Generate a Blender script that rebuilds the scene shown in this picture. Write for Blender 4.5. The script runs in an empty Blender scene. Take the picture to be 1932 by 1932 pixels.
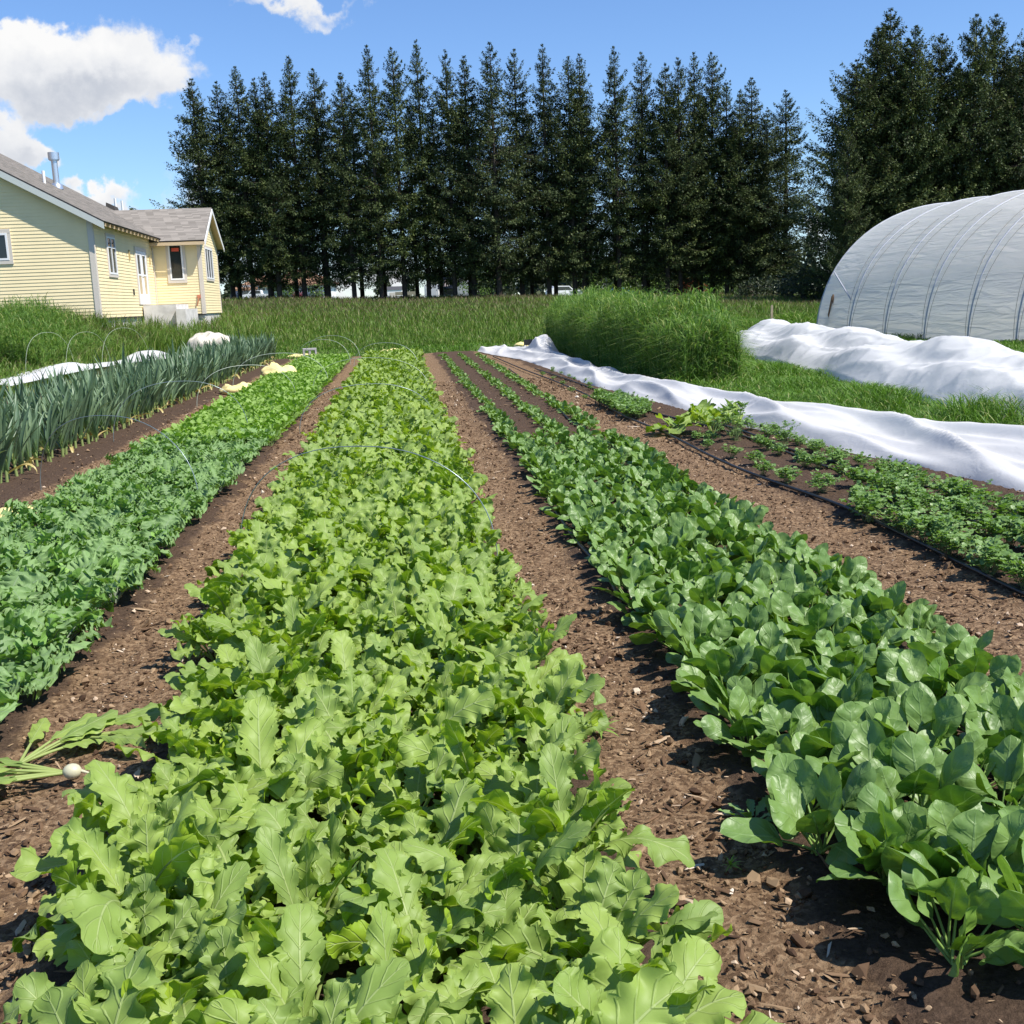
import bpy, math, random
import numpy as np
from math import sin, cos, tan, atan, atan2, radians, pi, sqrt
from mathutils import Matrix, Vector, noise as mnoise

# ------------------------------------------------------------------ camera, sky, sun, exposure
SC = bpy.context.scene
COL = SC.collection
FPX, CPX, CAM_H = 2119.0, 966.0, 1.5
RHO = atan(0.04)
PIT = atan(401 * cos(RHO) / FPX)
FW = np.array([0, cos(PIT), -sin(PIT)]); R0 = np.array([1.0, 0, 0]); U0 = np.array([0, sin(PIT), cos(PIT)])
UP = cos(RHO) * U0 + sin(RHO) * R0
RT = cos(RHO) * R0 - sin(RHO) * U0
CAM = np.array([0, 0, CAM_H])
cd = bpy.data.cameras.new('camera'); co = bpy.data.objects.new('camera', cd); COL.objects.link(co)
co.matrix_world = Matrix(((RT[0], UP[0], -FW[0], 0), (RT[1], UP[1], -FW[1], 0), (RT[2], UP[2], -FW[2], CAM_H), (0, 0, 0, 1)))
cd.sensor_width = 36; cd.sensor_height = 36; cd.sensor_fit = 'HORIZONTAL'
cd.lens = 36 * FPX / 1932; cd.clip_start = 0.05; cd.clip_end = 6000
SC.camera = co

SUN_DIR = np.array([0.52, -0.26, 0.82]); SUN_DIR /= np.linalg.norm(SUN_DIR)
sl = bpy.data.lights.new('sun', 'SUN'); sl.energy = 4.6; sl.angle = radians(0.53); sl.color = (1.0, 0.955, 0.88)
so = bpy.data.objects.new('sun', sl); COL.objects.link(so)
so.rotation_euler = Vector(SUN_DIR).to_track_quat('Z', 'Y').to_euler()
SC.view_settings.view_transform = 'Standard'; SC.view_settings.look = 'None'
SC.view_settings.exposure = 0.62; SC.view_settings.gamma = 1
SC.cycles.max_bounces = 6; SC.cycles.transparent_max_bounces = 8
SC.cycles.diffuse_bounces = 3; SC.cycles.transmission_bounces = 4; SC.cycles.glossy_bounces = 2
SC.cycles.use_denoising = True
SC.cycles.sample_clamp_indirect = 4

def ray(x, y): return FW + RT * (x - CPX) / FPX - UP * (y - CPX) / FPX
def gpt(x, y, z=0.0):
    d = ray(x, y); return CAM + d * (z - CAM_H) / d[2]
def atY(x, y, Y):
    d = ray(x, y); return CAM + d * Y / d[1]

class NT:
    def __init__(s, nt): s.nt = nt; s.n = nt.nodes; s.l = nt.links
    def add(s, t, **k):
        nd = s.n.new(t)
        for a, v in k.items():
            if a.startswith('i_'):
                key = a[2:]; key = int(key) if key.isdigit() else key
                s.put(nd.inputs[key], v)
            else: setattr(nd, a, v)
        return nd
    def put(s, sock, v):
        if isinstance(v, bpy.types.NodeSocket): s.l.new(v, sock)
        elif isinstance(v, bpy.types.Node): s.l.new(v.outputs[0], sock)
        else: sock.default_value = v
    def m(s, op, a, b=None, c=None, clamp=False):
        nd = s.n.new('ShaderNodeMath'); nd.operation = op; nd.use_clamp = clamp
        s.put(nd.inputs[0], a)
        if b is not None: s.put(nd.inputs[1], b)
        if c is not None: s.put(nd.inputs[2], c)
        return nd.outputs[0]
    def ramp(s, fac, stops, interp='LINEAR'):
        nd = s.n.new('ShaderNodeValToRGB'); s.put(nd.inputs[0], fac); cr = nd.color_ramp; cr.interpolation = interp
        while len(cr.elements) < len(stops): cr.elements.new(0.5)
        for e, (p, c) in zip(cr.elements, stops):
            e.position = p; e.color = (*c, 1) if len(c) == 3 else c
        return nd.outputs[0]
    def mix(s, fac, a, b, blend='MIX'):
        nd = s.n.new('ShaderNodeMix'); nd.data_type = 'RGBA'; nd.blend_type = blend
        s.put(nd.inputs[0], fac)
        s.put(nd.inputs[6], (*a, 1) if isinstance(a, tuple) and len(a) == 3 else a)
        s.put(nd.inputs[7], (*b, 1) if isinstance(b, tuple) and len(b) == 3 else b)
        return nd.outputs[2]
    def ss(s, v, a, b):
        nd = s.n.new('ShaderNodeMapRange'); nd.interpolation_type = 'SMOOTHSTEP'
        s.put(nd.inputs[0], v); s.put(nd.inputs[1], a); s.put(nd.inputs[2], b)
        return nd.outputs[0]
    def noise(s, vec, scale, detail=3, rough=0.55, dist=0.0, out=0):
        nd = s.n.new('ShaderNodeTexNoise'); s.put(nd.inputs['Vector'], vec)
        nd.inputs['Scale'].default_value = scale; nd.inputs['Detail'].default_value = detail
        nd.inputs['Roughness'].default_value = rough; nd.inputs['Distortion'].default_value = dist
        return nd.outputs[out]

# world: Nishita sky with cumulus clouds placed by direction
W = bpy.data.worlds.new('World'); SC.world = W; W.use_nodes = True
w = NT(W.node_tree); w.n.clear()
SUN_EL = math.asin(SUN_DIR[2]); SUN_ROT = atan2(SUN_DIR[0], SUN_DIR[1])
sky = w.add('ShaderNodeTexSky', sky_type='NISHITA', sun_disc=False, sun_elevation=SUN_EL, sun_rotation=SUN_ROT,
            air_density=1.0, dust_density=0.0, ozone_density=2.4)
tc = w.add('ShaderNodeTexCoord'); sp = w.add('ShaderNodeSeparateXYZ', i_0=tc.outputs['Generated'])
yy = w.m('MAXIMUM', sp.outputs[1], 0.02)
qx = w.m('DIVIDE', sp.outputs[0], yy); qz = w.m('DIVIDE', sp.outputs[2], yy)
cmb = w.add('ShaderNodeCombineXYZ', i_0=qx, i_1=qz)
n1 = w.noise(cmb.outputs[0], 8, 10, 0.62, 0.3)
n2 = w.noise(cmb.outputs[0], 16, 7, 0.6, 0.2)
wc1 = w.add('ShaderNodeSeparateColor', i_0=w.noise(cmb.outputs[0], 9, 4, .6, out=1)); wc2 = w.add('ShaderNodeSeparateColor', i_0=w.noise(cmb.outputs[0], 30, 5, .65, out=1))
def warp(v, k): return w.m('ADD', v, w.m('ADD', w.m('MULTIPLY', w.m('SUBTRACT', wc1.outputs[k], .5), .10), w.m('MULTIPLY', w.m('SUBTRACT', wc2.outputs[k], .5), .045)))
qxw = warp(qx, 0); qzw = warp(qz, 1)
def q(px, py):
    d = ray(px, py); return d[0] / d[1], d[2] / d[1]
blobs = [(150, 95, 130, 50, 1.2), (30, 95, 100, 50, 1.2), (225, 140, 115, 46, 1.1), (90, 150, 160, 34, .9), (330, 165, 45, 34, .5), (235, 208, 60, 12, .42),
         (12, 250, 60, 26, 1.0), (75, 272, 50, 20, .85), (15, 290, 80, 22, .6), (190, 350, 45, 20, .95), (130, 340, 50, 20, .6), (235, 372, 60, 22, .45),
         (560, -6, 150, 20, .9), (600, 30, 50, 15, .75), (375, 65, 22, 12, .42), (500, 62, 26, 12, .3), (1535, 385, 30, 18, .8), (440, 400, 120, 50, .5),
         (350, 330, 50, 40, .5), (1550, 430, 60, 40, .6), (900, 525, 900, 30, .34), (1930, 330, 90, 50, .7), (650, 500, 120, 40, .42)]
tot = None; shade = None
for (bx, by, ba, bb, wt) in blobs:
    cx, cz = q(bx, by); a = ba / FPX * 1.02; b = bb / FPX * 1.02
    dx = w.m('DIVIDE', w.m('SUBTRACT', qxw, cx), a); dz = w.m('DIVIDE', w.m('SUBTRACT', qzw, cz), b)
    r2 = w.m('ADD', w.m('MULTIPLY', dx, dx), w.m('MULTIPLY', dz, dz))
    f = w.m('MULTIPLY', w.m('POWER', 2.718, w.m('MULTIPLY', r2, -0.8)), wt)
    g = w.m('MULTIPLY', f, dz)
    tot = f if tot is None else w.m('ADD', tot, f)
    shade = g if shade is None else w.m('ADD', shade, g)
dens = w.m('ADD', tot, w.m('ADD', w.m('MULTIPLY', w.m('SUBTRACT', n1, 0.5), 2.5), w.m('MULTIPLY', w.m('SUBTRACT', w.noise(cmb.outputs[0], 38, 6, .62), 0.5), 0.7)))
mask = w.ss(dens, 0.40, 0.90)
lit = w.m('ADD', w.m('MULTIPLY', shade, 0.36), w.m('ADD', w.m('MULTIPLY', w.m('SUBTRACT', n1, 0.5), -0.9), w.m('MULTIPLY', w.m('SUBTRACT', n2, 0.5), 1.1)))
lit = w.m('ADD', lit, 0.60)
ccol = w.ramp(lit, [(0.05, (0.62, 0.66, 0.74)), (0.45, (0.86, 0.88, 0.92)), (0.85, (1.02, 1.02, 1.02))])
front = w.m('GREATER_THAN', sp.outputs[1], 0.05)
mask = w.m('MULTIPLY', mask, front)
skyc = w.mix(1.0, sky.outputs[0], (0.70, 0.86, 1.10), 'MULTIPLY')
SKY_K = 0.10
ccol2 = w.mix(1.0, ccol, (0.62 / SKY_K, 0.62 / SKY_K, 0.62 / SKY_K), 'MULTIPLY')
fin = w.mix(mask, skyc, ccol2)
bg = w.add('ShaderNodeBackground', i_0=fin, i_1=SKY_K)
wo = w.add('ShaderNodeOutputWorld', i_0=bg)

# ------------------------------------------------------------------ helpers
def tag(o, label=None, cat=None, group=None, kind=None):
    if label: o['label'] = label
    if cat: o['category'] = cat
    if group: o['group'] = group
    if kind: o['kind'] = kind
    return o

def mesh_np(name, V, Fq, mats, attr=None, mi=None, smooth=True, uv=None):
    """V (n,3); Fq list of int arrays with 3 or 4 columns"""
    me = bpy.data.meshes.new(name)
    V = np.asarray(V, dtype=np.float32)
    Fq = [np.asarray(f, dtype=np.int32) for f in Fq if len(f)]
    me.vertices.add(len(V)); me.vertices.foreach_set('co', V.ravel())
    li = np.concatenate([f.ravel() for f in Fq]); nl = len(li)
    cnt = np.concatenate([np.full(len(f), f.shape[1], np.int32) for f in Fq])
    st = np.concatenate([[0], np.cumsum(cnt)[:-1]]).astype(np.int32)
    me.loops.add(nl); me.loops.foreach_set('vertex_index', li)
    me.polygons.add(len(cnt)); me.polygons.foreach_set('loop_start', st)
    if mi is not None: me.polygons.foreach_set('material_index', np.asarray(mi, np.int32))
    me.polygons.foreach_set('use_smooth', np.full(len(cnt), smooth, bool))
    if not isinstance(mats, (list, tuple)): mats = [mats]
    for mt in mats: me.materials.append(mt)
    if attr is not None:
        a = me.attributes.new('lf', 'FLOAT_VECTOR', 'POINT'); a.data.foreach_set('vector', np.asarray(attr, np.float32).ravel())
    me.update(calc_edges=True); me.validate()
    return me

class G:
    """geometry collector; quads and tris kept apart"""
    def __init__(s): s.V = []; s.A = []; s.Q = []; s.T = []; s.QM = []; s.TM = []; s.n = 0
    def add(s, V, Q=None, T=None, A=None, m=0):
        V = np.asarray(V, float).reshape(-1, 3)
        s.V.append(V); s.A.append(np.zeros((len(V), 3)) if A is None else np.asarray(A, float))
        if Q is not None and len(Q): s.Q.append(np.asarray(Q, int) + s.n); s.QM += [m] * len(Q)
        if T is not None and len(T): s.T.append(np.asarray(T, int) + s.n); s.TM += [m] * len(T)
        s.n += len(V)
    def box(s, x0, x1, y0, y1, z0, z1, m=0):
        v = [(x, y, z) for z in (z0, z1) for y in (y0, y1) for x in (x0, x1)]
        s.add(v, Q=[(0, 2, 3, 1), (4, 5, 7, 6), (0, 1, 5, 4), (2, 6, 7, 3), (0, 4, 6, 2), (1, 3, 7, 5)], m=m)
    def hexa(s, pts, m=0):  # 8 points, bottom 4 ccw then top 4 ccw
        s.add(pts, Q=[(0, 3, 2, 1), (4, 5, 6, 7), (0, 1, 5, 4), (1, 2, 6, 5), (2, 3, 7, 6), (3, 0, 4, 7)], m=m)
    def grid(s, P, A=None, m=0, wrap=False):
        a, b = P.shape[:2]; idx = np.arange(a * b).reshape(a, b)
        if wrap: idx = np.concatenate([idx, idx[:, :1]], 1)
        Q = np.stack([idx[:-1, :-1], idx[:-1, 1:], idx[1:, 1:], idx[1:, :-1]], -1).reshape(-1, 4)
        s.add(P.reshape(-1, 3), Q=Q, A=None if A is None else A.reshape(-1, 3), m=m)
    def tube(s, pts, r, k=6, m=0, A=None, cap=True):
        pts = np.asarray(pts, float); n = len(pts)
        r = np.full(n, r) if np.isscalar(r) else np.asarray(r)
        T = np.gradient(pts, axis=0); T /= np.linalg.norm(T, axis=1)[:, None] + 1e-9
        ref = np.array([0, 0, 1.0]) if abs(T[:, 2]).mean() < .8 else np.array([1.0, 0, 0])
        B = np.cross(T, ref); B /= np.linalg.norm(B, axis=1)[:, None] + 1e-9; N = np.cross(B, T)
        an = np.linspace(0, 2 * pi, k, endpoint=False)
        P = pts[:, None] + r[:, None, None] * (np.cos(an)[None, :, None] * B[:, None] + np.sin(an)[None, :, None] * N[:, None])
        AA = None if A is None else np.broadcast_to(np.asarray(A, float), P.shape).copy()
        s.grid(P, AA, m, wrap=True)
        if cap:
            for e, c in ((0, pts[0]), (n - 1, pts[-1])):
                ring = P[e]; v = np.concatenate([ring, [c]])
                s.add(v, T=[(i, (i + 1) % k, k) if e else ((i + 1) % k, i, k) for i in range(k)], A=None if A is None else np.tile(np.asarray(A, float), (k + 1, 1)), m=m)
    def mesh(s, name, mats, smooth=True, attr=True):
        F = []; mi = []
        if s.Q: F.append(np.concatenate(s.Q)); mi += s.QM
        if s.T: F.append(np.concatenate(s.T)); mi += s.TM
        return mesh_np(name, np.concatenate(s.V), F, mats, np.concatenate(s.A) if attr else None, mi, smooth)
    def obj(s, name, mats, parent=None, smooth=False, attr=False):
        o = bpy.data.objects.new(name, s.mesh(name, mats, smooth, attr)); COL.objects.link(o)
        if parent: o.parent = parent
        return o
    def arrays(s):
        Q = np.concatenate(s.Q) if s.Q else np.zeros((0, 4), int); T = np.concatenate(s.T) if s.T else np.zeros((0, 3), int)
        return np.concatenate(s.V), np.concatenate(s.A), Q, T

def empty(name, loc, rz=0):
    o = bpy.data.objects.new(name, None); COL.objects.link(o); o.location = loc; o.rotation_euler = (0, 0, rz); o.empty_display_size = .2
    return o

def material(name):
    m = bpy.data.materials.new(name); m.use_nodes = True
    t = NT(m.node_tree); t.n.clear(); out = t.add('ShaderNodeOutputMaterial'); return m, t, out
def plain(name, col, rough=.6, metal=0, var=0.0, vscale=3, bump=0, bscale=20, spec=.5):
    m, t, out = material(name)
    c = (*col, 1)
    tc = t.add('ShaderNodeTexCoord')
    if var:
        n = t.noise(tc.outputs['Object'], vscale, 4)
        c = t.mix(t.ss(n, .3, .7), tuple(x * (1 - var) for x in col), tuple(min(1, x * (1 + var)) for x in col))
    p = t.add('ShaderNodeBsdfPrincipled', i_0=c); p.inputs['Roughness'].default_value = rough; p.inputs['Metallic'].default_value = metal
    p.inputs['Specular IOR Level'].default_value = spec
    if bump:
        b = t.add('ShaderNodeBump'); b.inputs['Strength'].default_value = bump; b.inputs['Distance'].default_value = .02
        t.put(b.inputs['Height'], t.noise(tc.outputs['Object'], bscale, 4)); t.put(p.inputs['Normal'], b)
    t.put(out.inputs[0], p); return m

def leafmat(name, cols, under, stem, vein, trans=.3, rough=.5, spec=.35, veins=7, vslope=1.5, vstr=.35, bump=.3, pucker=0, holes=False):
    """cols: dark, mid, light sorted by per-leaf random value"""
    m, t, out = material(name)
    at = t.add('ShaderNodeAttribute', attribute_name='lf'); s = t.add('ShaderNodeSeparateXYZ', i_0=at.outputs['Vector'])
    x, y, r = s.outputs
    ax = t.m('ABSOLUTE', x)
    oi = t.add('ShaderNodeObjectInfo')
    rr = t.m('FRACT', t.m('ADD', r, t.m('MULTIPLY', oi.outputs['Random'], .35)))
    tcn = t.add('ShaderNodeTexCoord')
    nz = t.noise(tcn.outputs['Object'], 14, 3)
    base = t.ramp(rr, [(0.0, cols[0]), (0.45, cols[1]), (1.0, cols[2])])
    base = t.mix(t.m('MULTIPLY', t.ss(nz, .35, .75), .35), base, cols[2])
    # veins
    mid = t.ss(ax, t.m('SUBTRACT', .095, t.m('MULTIPLY', y, .06)), t.m('SUBTRACT', .05, t.m('MULTIPLY', y, .035)))
    lat = t.m('FRACT', t.m('ADD', t.m('SUBTRACT', t.m('MULTIPLY', y, veins), t.m('MULTIPLY', ax, vslope)), t.m('MULTIPLY', nz, .35)))
    latd = t.m('ABSOLUTE', t.m('SUBTRACT', lat, .5))
    latm = t.m('MULTIPLY', t.ss(latd, .07, .02), t.ss(ax, 1.0, .3))
    vm = t.m('MAXIMUM', mid, t.m('MULTIPLY', latm, vstr))
    c = t.mix(vm, base, vein)
    geo = t.add('ShaderNodeNewGeometry')
    c = t.mix(t.m('MULTIPLY', geo.outputs['Backfacing'], .6), c, under)
    isst = t.m('GREATER_THAN', x, 4.0)
    c = t.mix(isst, c, stem)
    b = t.add('ShaderNodeBump'); b.inputs['Strength'].default_value = bump; b.inputs['Distance'].default_value = .004
    hgt = t.m('ADD', t.m('MULTIPLY', t.ss(latd, .02, .12), 1.0), t.m('MULTIPLY', nz, 1.5))
    if pucker: hgt = t.m('ADD', t.m('MULTIPLY', hgt, .5), t.m('MULTIPLY', t.noise(tcn.outputs['Object'], 42, 2, .5), pucker))
    hgt = t.m('SUBTRACT', hgt, t.m('MULTIPLY', mid, 1.0))
    t.put(b.inputs['Height'], hgt)
    p = t.add('ShaderNodeBsdfPrincipled', i_0=c); p.inputs['Roughness'].default_value = rough; p.inputs['Specular IOR Level'].default_value = spec
    t.put(p.inputs['Normal'], b)
    tr = t.add('ShaderNodeBsdfTranslucent'); t.put(tr.inputs[0], t.mix(1.0, c, (1.15, 1.25, .45), 'MULTIPLY'))
    mx = t.add('ShaderNodeMixShader', i_0=trans, i_1=p, i_2=tr)
    if holes:   # insect holes eaten through the blades
        vo = t.add('ShaderNodeTexVoronoi', feature='F1'); t.put(vo.inputs['Vector'], t.mix(.012, tcn.outputs['Object'], t.noise(tcn.outputs['Object'], 60, 2, out=1))); vo.inputs['Scale'].default_value = 26
        cc = t.add('ShaderNodeSeparateColor', i_0=vo.outputs['Color']).outputs[0]
        hole = t.m('MULTIPLY', t.m('MULTIPLY', t.m('LESS_THAN', vo.outputs['Distance'], t.m('MULTIPLY', cc, .16)), t.m('GREATER_THAN', cc, .72)), t.m('GREATER_THAN', ax, .14))
        hole = t.m('MULTIPLY', hole, t.m('LESS_THAN', x, 4.0))
        mx = t.add('ShaderNodeMixShader', i_0=hole, i_1=mx, i_2=t.add('ShaderNodeBsdfTransparent'))
    t.put(out.inputs[0], mx)
    return m

# row frame: s metres along the beds, l metres to the right of the line through the camera foot
AZ = radians(-5.22)
SD = np.array([sin(AZ), cos(AZ)]); LD = np.array([cos(AZ), -sin(AZ)])
def rowxy(s, l): return np.array([s * SD[0] + l * LD[0], s * SD[1] + l * LD[1]])
def gterr(px, py):
    p = gpt(px, py, 0)
    for _ in range(40): p = .5 * p + .5 * gpt(px, py, float(hz(p[0], p[1])))
    return p
def tosl(x, y): return x * SD[0] + y * SD[1], x * LD[0] + y * LD[1]
def sst(a, b, v):
    t = np.clip((np.asarray(v, float) - a) / (b - a), 0, 1); return t * t * (3 - 2 * t)
def hz(x, y):
    x = np.asarray(x, float); y = np.asarray(y, float)
    A = np.clip(1.1 - .0315 * x * 80 / np.maximum(y, 60), .3, 1.75)
    lin = np.clip((y - 34.5) / 45.5, 0, 1.8) ** .65
    s, l = tosl(x, y)
    left = sst(-6.4, -10, l) * sst(14, 36, y) * .92
    return np.maximum(A * lin, left)
rs = np.random.default_rng(7)
random.seed(7)

# ------------------------------------------------------------------ ground and soil
def mat_ground():
    m, t, out = material('field_floor')
    tcn = t.add('ShaderNodeTexCoord'); n = t.noise(tcn.outputs['Object'], .8, 6); n2 = t.noise(tcn.outputs['Object'], 14, 5)
    c = t.ramp(t.m('ADD', t.m('MULTIPLY', n, .6), t.m('MULTIPLY', n2, .4)), [(.3, (.045, .06, .016)), (.5, (.075, .11, .022)), (.7, (.16, .15, .06))])
    p = t.add('ShaderNodeBsdfPrincipled', i_0=c); p.inputs['Roughness'].default_value = .9
    t.put(out.inputs[0], p); return m
def mat_soil():
    m, t, out = material('garden_soil')
    tcn = t.add('ShaderNodeTexCoord'); P = tcn.outputs['Object']
    nf = t.noise(P, 55, 8, .7); nm = t.noise(P, 5, 6, .6); nl = t.noise(P, .9, 4)
    at = t.add('ShaderNodeAttribute', attribute_name='lf'); s = t.add('ShaderNodeSeparateXYZ', i_0=at.outputs['Vector'])
    path = s.outputs[0]
    vo = t.add('ShaderNodeTexVoronoi', feature='F1'); t.put(vo.inputs['Vector'], P); vo.inputs['Scale'].default_value = 70
    chips = t.add('ShaderNodeSeparateColor', i_0=vo.outputs['Color']).outputs[0]
    dark = t.ramp(nf, [(.3, (.045, .028, .018)), (.7, (.12, .078, .052))])
    light = t.ramp(t.m('ADD', t.m('MULTIPLY', nf, .6), t.m('MULTIPLY', chips, .4)), [(.25, (.085, .050, .028)), (.5, (.20, .125, .070)), (.8, (.38, .26, .155))])
    f = t.ss(t.m('ADD', t.m('ADD', path, t.m('MULTIPLY', t.m('SUBTRACT', nm, .5), 1.5)), t.m('MULTIPLY', t.m('SUBTRACT', nl, .5), 1.5)), .3, .75)
    c = t.mix(f, dark, light)
    b = t.add('ShaderNodeBump'); b.inputs['Strength'].default_value = .9; b.inputs['Distance'].default_value = .02
    t.put(b.inputs['Height'], t.m('ADD', nf, t.m('MULTIPLY', t.noise(P, 22, 5), 1.0)))
    p = t.add('ShaderNodeBsdfPrincipled', i_0=c); p.inputs['Roughness'].default_value = .95; p.inputs['Specular IOR Level'].default_value = .15
    t.put(p.inputs['Normal'], b); t.put(out.inputs[0], p); return m
M_ground = mat_ground(); M_soil = mat_soil()

def gridlines(a, b, n, pw=1): return a + (b - a) * np.linspace(0, 1, n) ** pw
g = G()
xs = np.concatenate([-gridlines(60, 3000, 14, 3)[::-1], np.linspace(-58, 58, 90), gridlines(60, 3000, 14, 3)])
ys = np.concatenate([[-400, -100, -30], np.linspace(-10, 160, 130), gridlines(165, 5000, 16, 3)])
X, Y = np.meshgrid(xs, ys, indexing='ij')
Z = hz(X, np.minimum(Y, 160)) - .03 - .15 * ((X ** 2 + (Y - 16) ** 2) < 0)
P = np.stack([X, Y, Z], -1)
g.grid(P.transpose(1, 0, 2))
tag(g.obj('ground', M_ground, smooth=True), kind='structure')

# path centres (l, half width) where light chips lie
PATHS = [(-1.17, .22), (.72, .17), (2.45, .30), (-2.95, .25), (-4.0, .05), (-6.0, .6)]
def pathness(s, l):
    v = np.zeros_like(l)
    for c, h in PATHS: v = np.maximum(v, 1 - sst(h * .6, h * 1.7, np.abs(l - c)))
    return v
def fbm(P, sc, o=3):
    return np.array([mnoise.fractal(Vector((p[0] * sc, p[1] * sc, p[2] * sc)), .9, 2.1, o) for p in P])
def soil_sheet(name, s0, s1, ds, l0, l1, dl, amp, zoff):
    S = np.arange(s0, s1 + 1e-6, ds); L = np.arange(l0, l1 + 1e-6, dl)
    SS, LL = np.meshgrid(S, L, indexing='ij')
    pn = pathness(SS, LL)
    xy = np.stack([SS * SD[0] + LL * LD[0], SS * SD[1] + LL * LD[1]], -1)
    base = .028 * (1 - pn) + zoff
    flat = np.concatenate([xy.reshape(-1, 2), np.zeros((xy.size // 2, 1))], 1)
    z = np.zeros(len(flat))
    if amp:
        z = amp * fbm(flat, 6, 4) + amp * .9 * fbm(flat, 25, 2)
    Z = base + z.reshape(SS.shape)
    P = np.concatenate([xy, Z[..., None]], -1)
    g = G(); A = np.stack([pn, SS, LL], -1); g.grid(P.transpose(1, 0, 2), A.transpose(1, 0, 2))
    return tag(g.obj(name, M_soil, smooth=True, attr=True), kind='structure')
soil_sheet('soil', 1.2, 9.0, .03, -4.6, 4.4, .03, .011, .012)
soil_sheet('soil_middle', 8.98, 18.02, .06, -4.7, 4.5, .06, .013, .009)
soil_sheet('soil_far', 17.98, 34.2, .14, -4.7, 4.6, .09, .012, .006)
soil_sheet('soil_side', 8.98, 34.2, .2, -9.5, -4.68, .12, .008, .004)
soil_sheet('soil_side', 1.2, 9.02, .12, 4.38, 6.6, .12, .006, .004)
soil_sheet('soil_side', 1.2, 9.02, .12, -9.5, -4.58, .12, .006, .004)

# ------------------------------------------------------------------ leaves and plants
def jagline(rng, n, amp, sm=0):
    v = rng.normal(size=n) * amp
    for _ in range(sm): v = np.convolve(np.pad(v, 1, 'edge'), [.25, .5, .25], 'valid')
    return v
def add_leaf(g, rng, L, Wd, pet, el0, bend, az, outline, n=20, m=4, cup=.25, ruffle=.12, rf=3., ser=.1, twist=.3, roll=0., pucker=0., base=(0, 0, 0), stemr=.004, np_=4, side=0, rnd=None, bpow=1.4):
    tot = pet + L
    tp = np.linspace(0, pet / tot, np_, endpoint=False); tb_ = np.linspace(pet / tot, 1, n + 1)
    t = np.concatenate([tp, tb_]); N = len(t)
    ang = el0 - bend * t ** bpow
    ds = np.diff(t, prepend=0) * tot
    r = np.cumsum(np.cos(ang) * ds); z = np.cumsum(np.sin(ang) * ds)
    sidec = side * t ** 2 * tot
    tb = np.clip((t * tot - pet) / L, 0, 1)
    o = outline(tb); w_ = Wd * o; w_ = np.maximum(w_, stemr * .8)
    T = np.stack([np.cos(ang), 0 * ang, np.sin(ang)], 1); Nn = np.stack([-np.sin(ang), 0 * ang, np.cos(ang)], 1); B = np.array([0, 1.0, 0])
    tw = roll + twist * t
    Bt = np.cos(tw)[:, None] * B + np.sin(tw)[:, None] * Nn; Nt = -np.sin(tw)[:, None] * B + np.cos(tw)[:, None] * Nn
    sp_ = np.stack([r, sidec, z], 1)
    a = np.linspace(-1, 1, 2 * m + 1)
    jl = jagline(rng, N, ser); jr = jagline(rng, N, ser)
    J = np.where(a[None, :] < 0, jl[:, None], jr[:, None]) * np.abs(a)[None, :] ** 2
    x = a[None, :] * w_[:, None] * (1 + J)
    ph = rng.uniform(0, 6.28, 2)
    ruf = np.where(a[None, :] < 0, np.sin(tb[:, None] * rf * 6.28 + ph[0]), np.sin(tb[:, None] * rf * 6.28 + ph[1])) * np.abs(a)[None, :] ** 2.2 * ruffle * Wd * o[:, None]
    off = cup * w_[:, None] * (a[None, :] ** 2) + ruf
    if pucker:
        pk = rng.uniform(0, 6.28, 3)
        off = off + pucker * Wd * o[:, None] * np.sin(tb[:, None] * 17 + np.abs(a)[None, :] * -5 + pk[0]) * np.sin(np.abs(a)[None, :] * 3.1) + pucker * .6 * Wd * np.sin(tb[:, None] * 9 + a[None, :] * 4 + pk[1]) * o[:, None]
    Pp = sp_[:, None] + Bt[:, None] * x[..., None] + Nt[:, None] * off[..., None]
    ca, sa = cos(az), sin(az); Rm = np.array([[ca, -sa, 0], [sa, ca, 0], [0, 0, 1]])
    Pp = Pp @ Rm.T + np.asarray(base)
    rnd = rng.uniform() if rnd is None else rnd
    A = np.stack([np.broadcast_to(a[None, :], x.shape), np.broadcast_to(tb[:, None], x.shape), np.full(x.shape, rnd)], -1).copy()
    st0 = max(np_ - 0, 1)
    g.grid(Pp[st0:], A[st0:])
    if stemr > 0:
        k = np_ + int(n * .6)
        sp2 = (sp_[:k] - Nt[:k] * stemr * .9) @ Rm.T + np.asarray(base)
        rad = stemr * np.linspace(1.15, .3, k)
        g.tube(sp2, rad, 4, A=(9, 0, rnd), cap=False)

def o_turnip(t): 
    v = (t ** .62) * np.clip(1 - t, 0, 1) ** .40; v = v / .52
    return v * (1 - .25 * np.clip(1 - t / .3, 0, 1) * (np.sin(t * 45) > 0))
def o_spin(t): return (np.clip(1 - np.abs(2 * np.clip(t, 0, 1) ** .88 - 1) ** 2.3, 0, 1)) ** .62
def o_kale(t):
    v = (t ** .75) * np.clip(1 - t, 0, 1) ** .38 / .50
    return v * (.50 + .62 * np.abs(np.sin(t * pi * 4.6 + .4)) ** .8)
def o_lett(t): return (t ** .5) * np.clip(1 - t, 0, 1) ** .3 / .62 * (.8 + .25 * np.abs(np.sin(t * 11)))
def o_squash(t): return (t ** .35) * np.clip(1 - t, 0, 1) ** .45 / .6 * (.85 + .2 * np.abs(np.sin(t * 9)))

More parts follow.
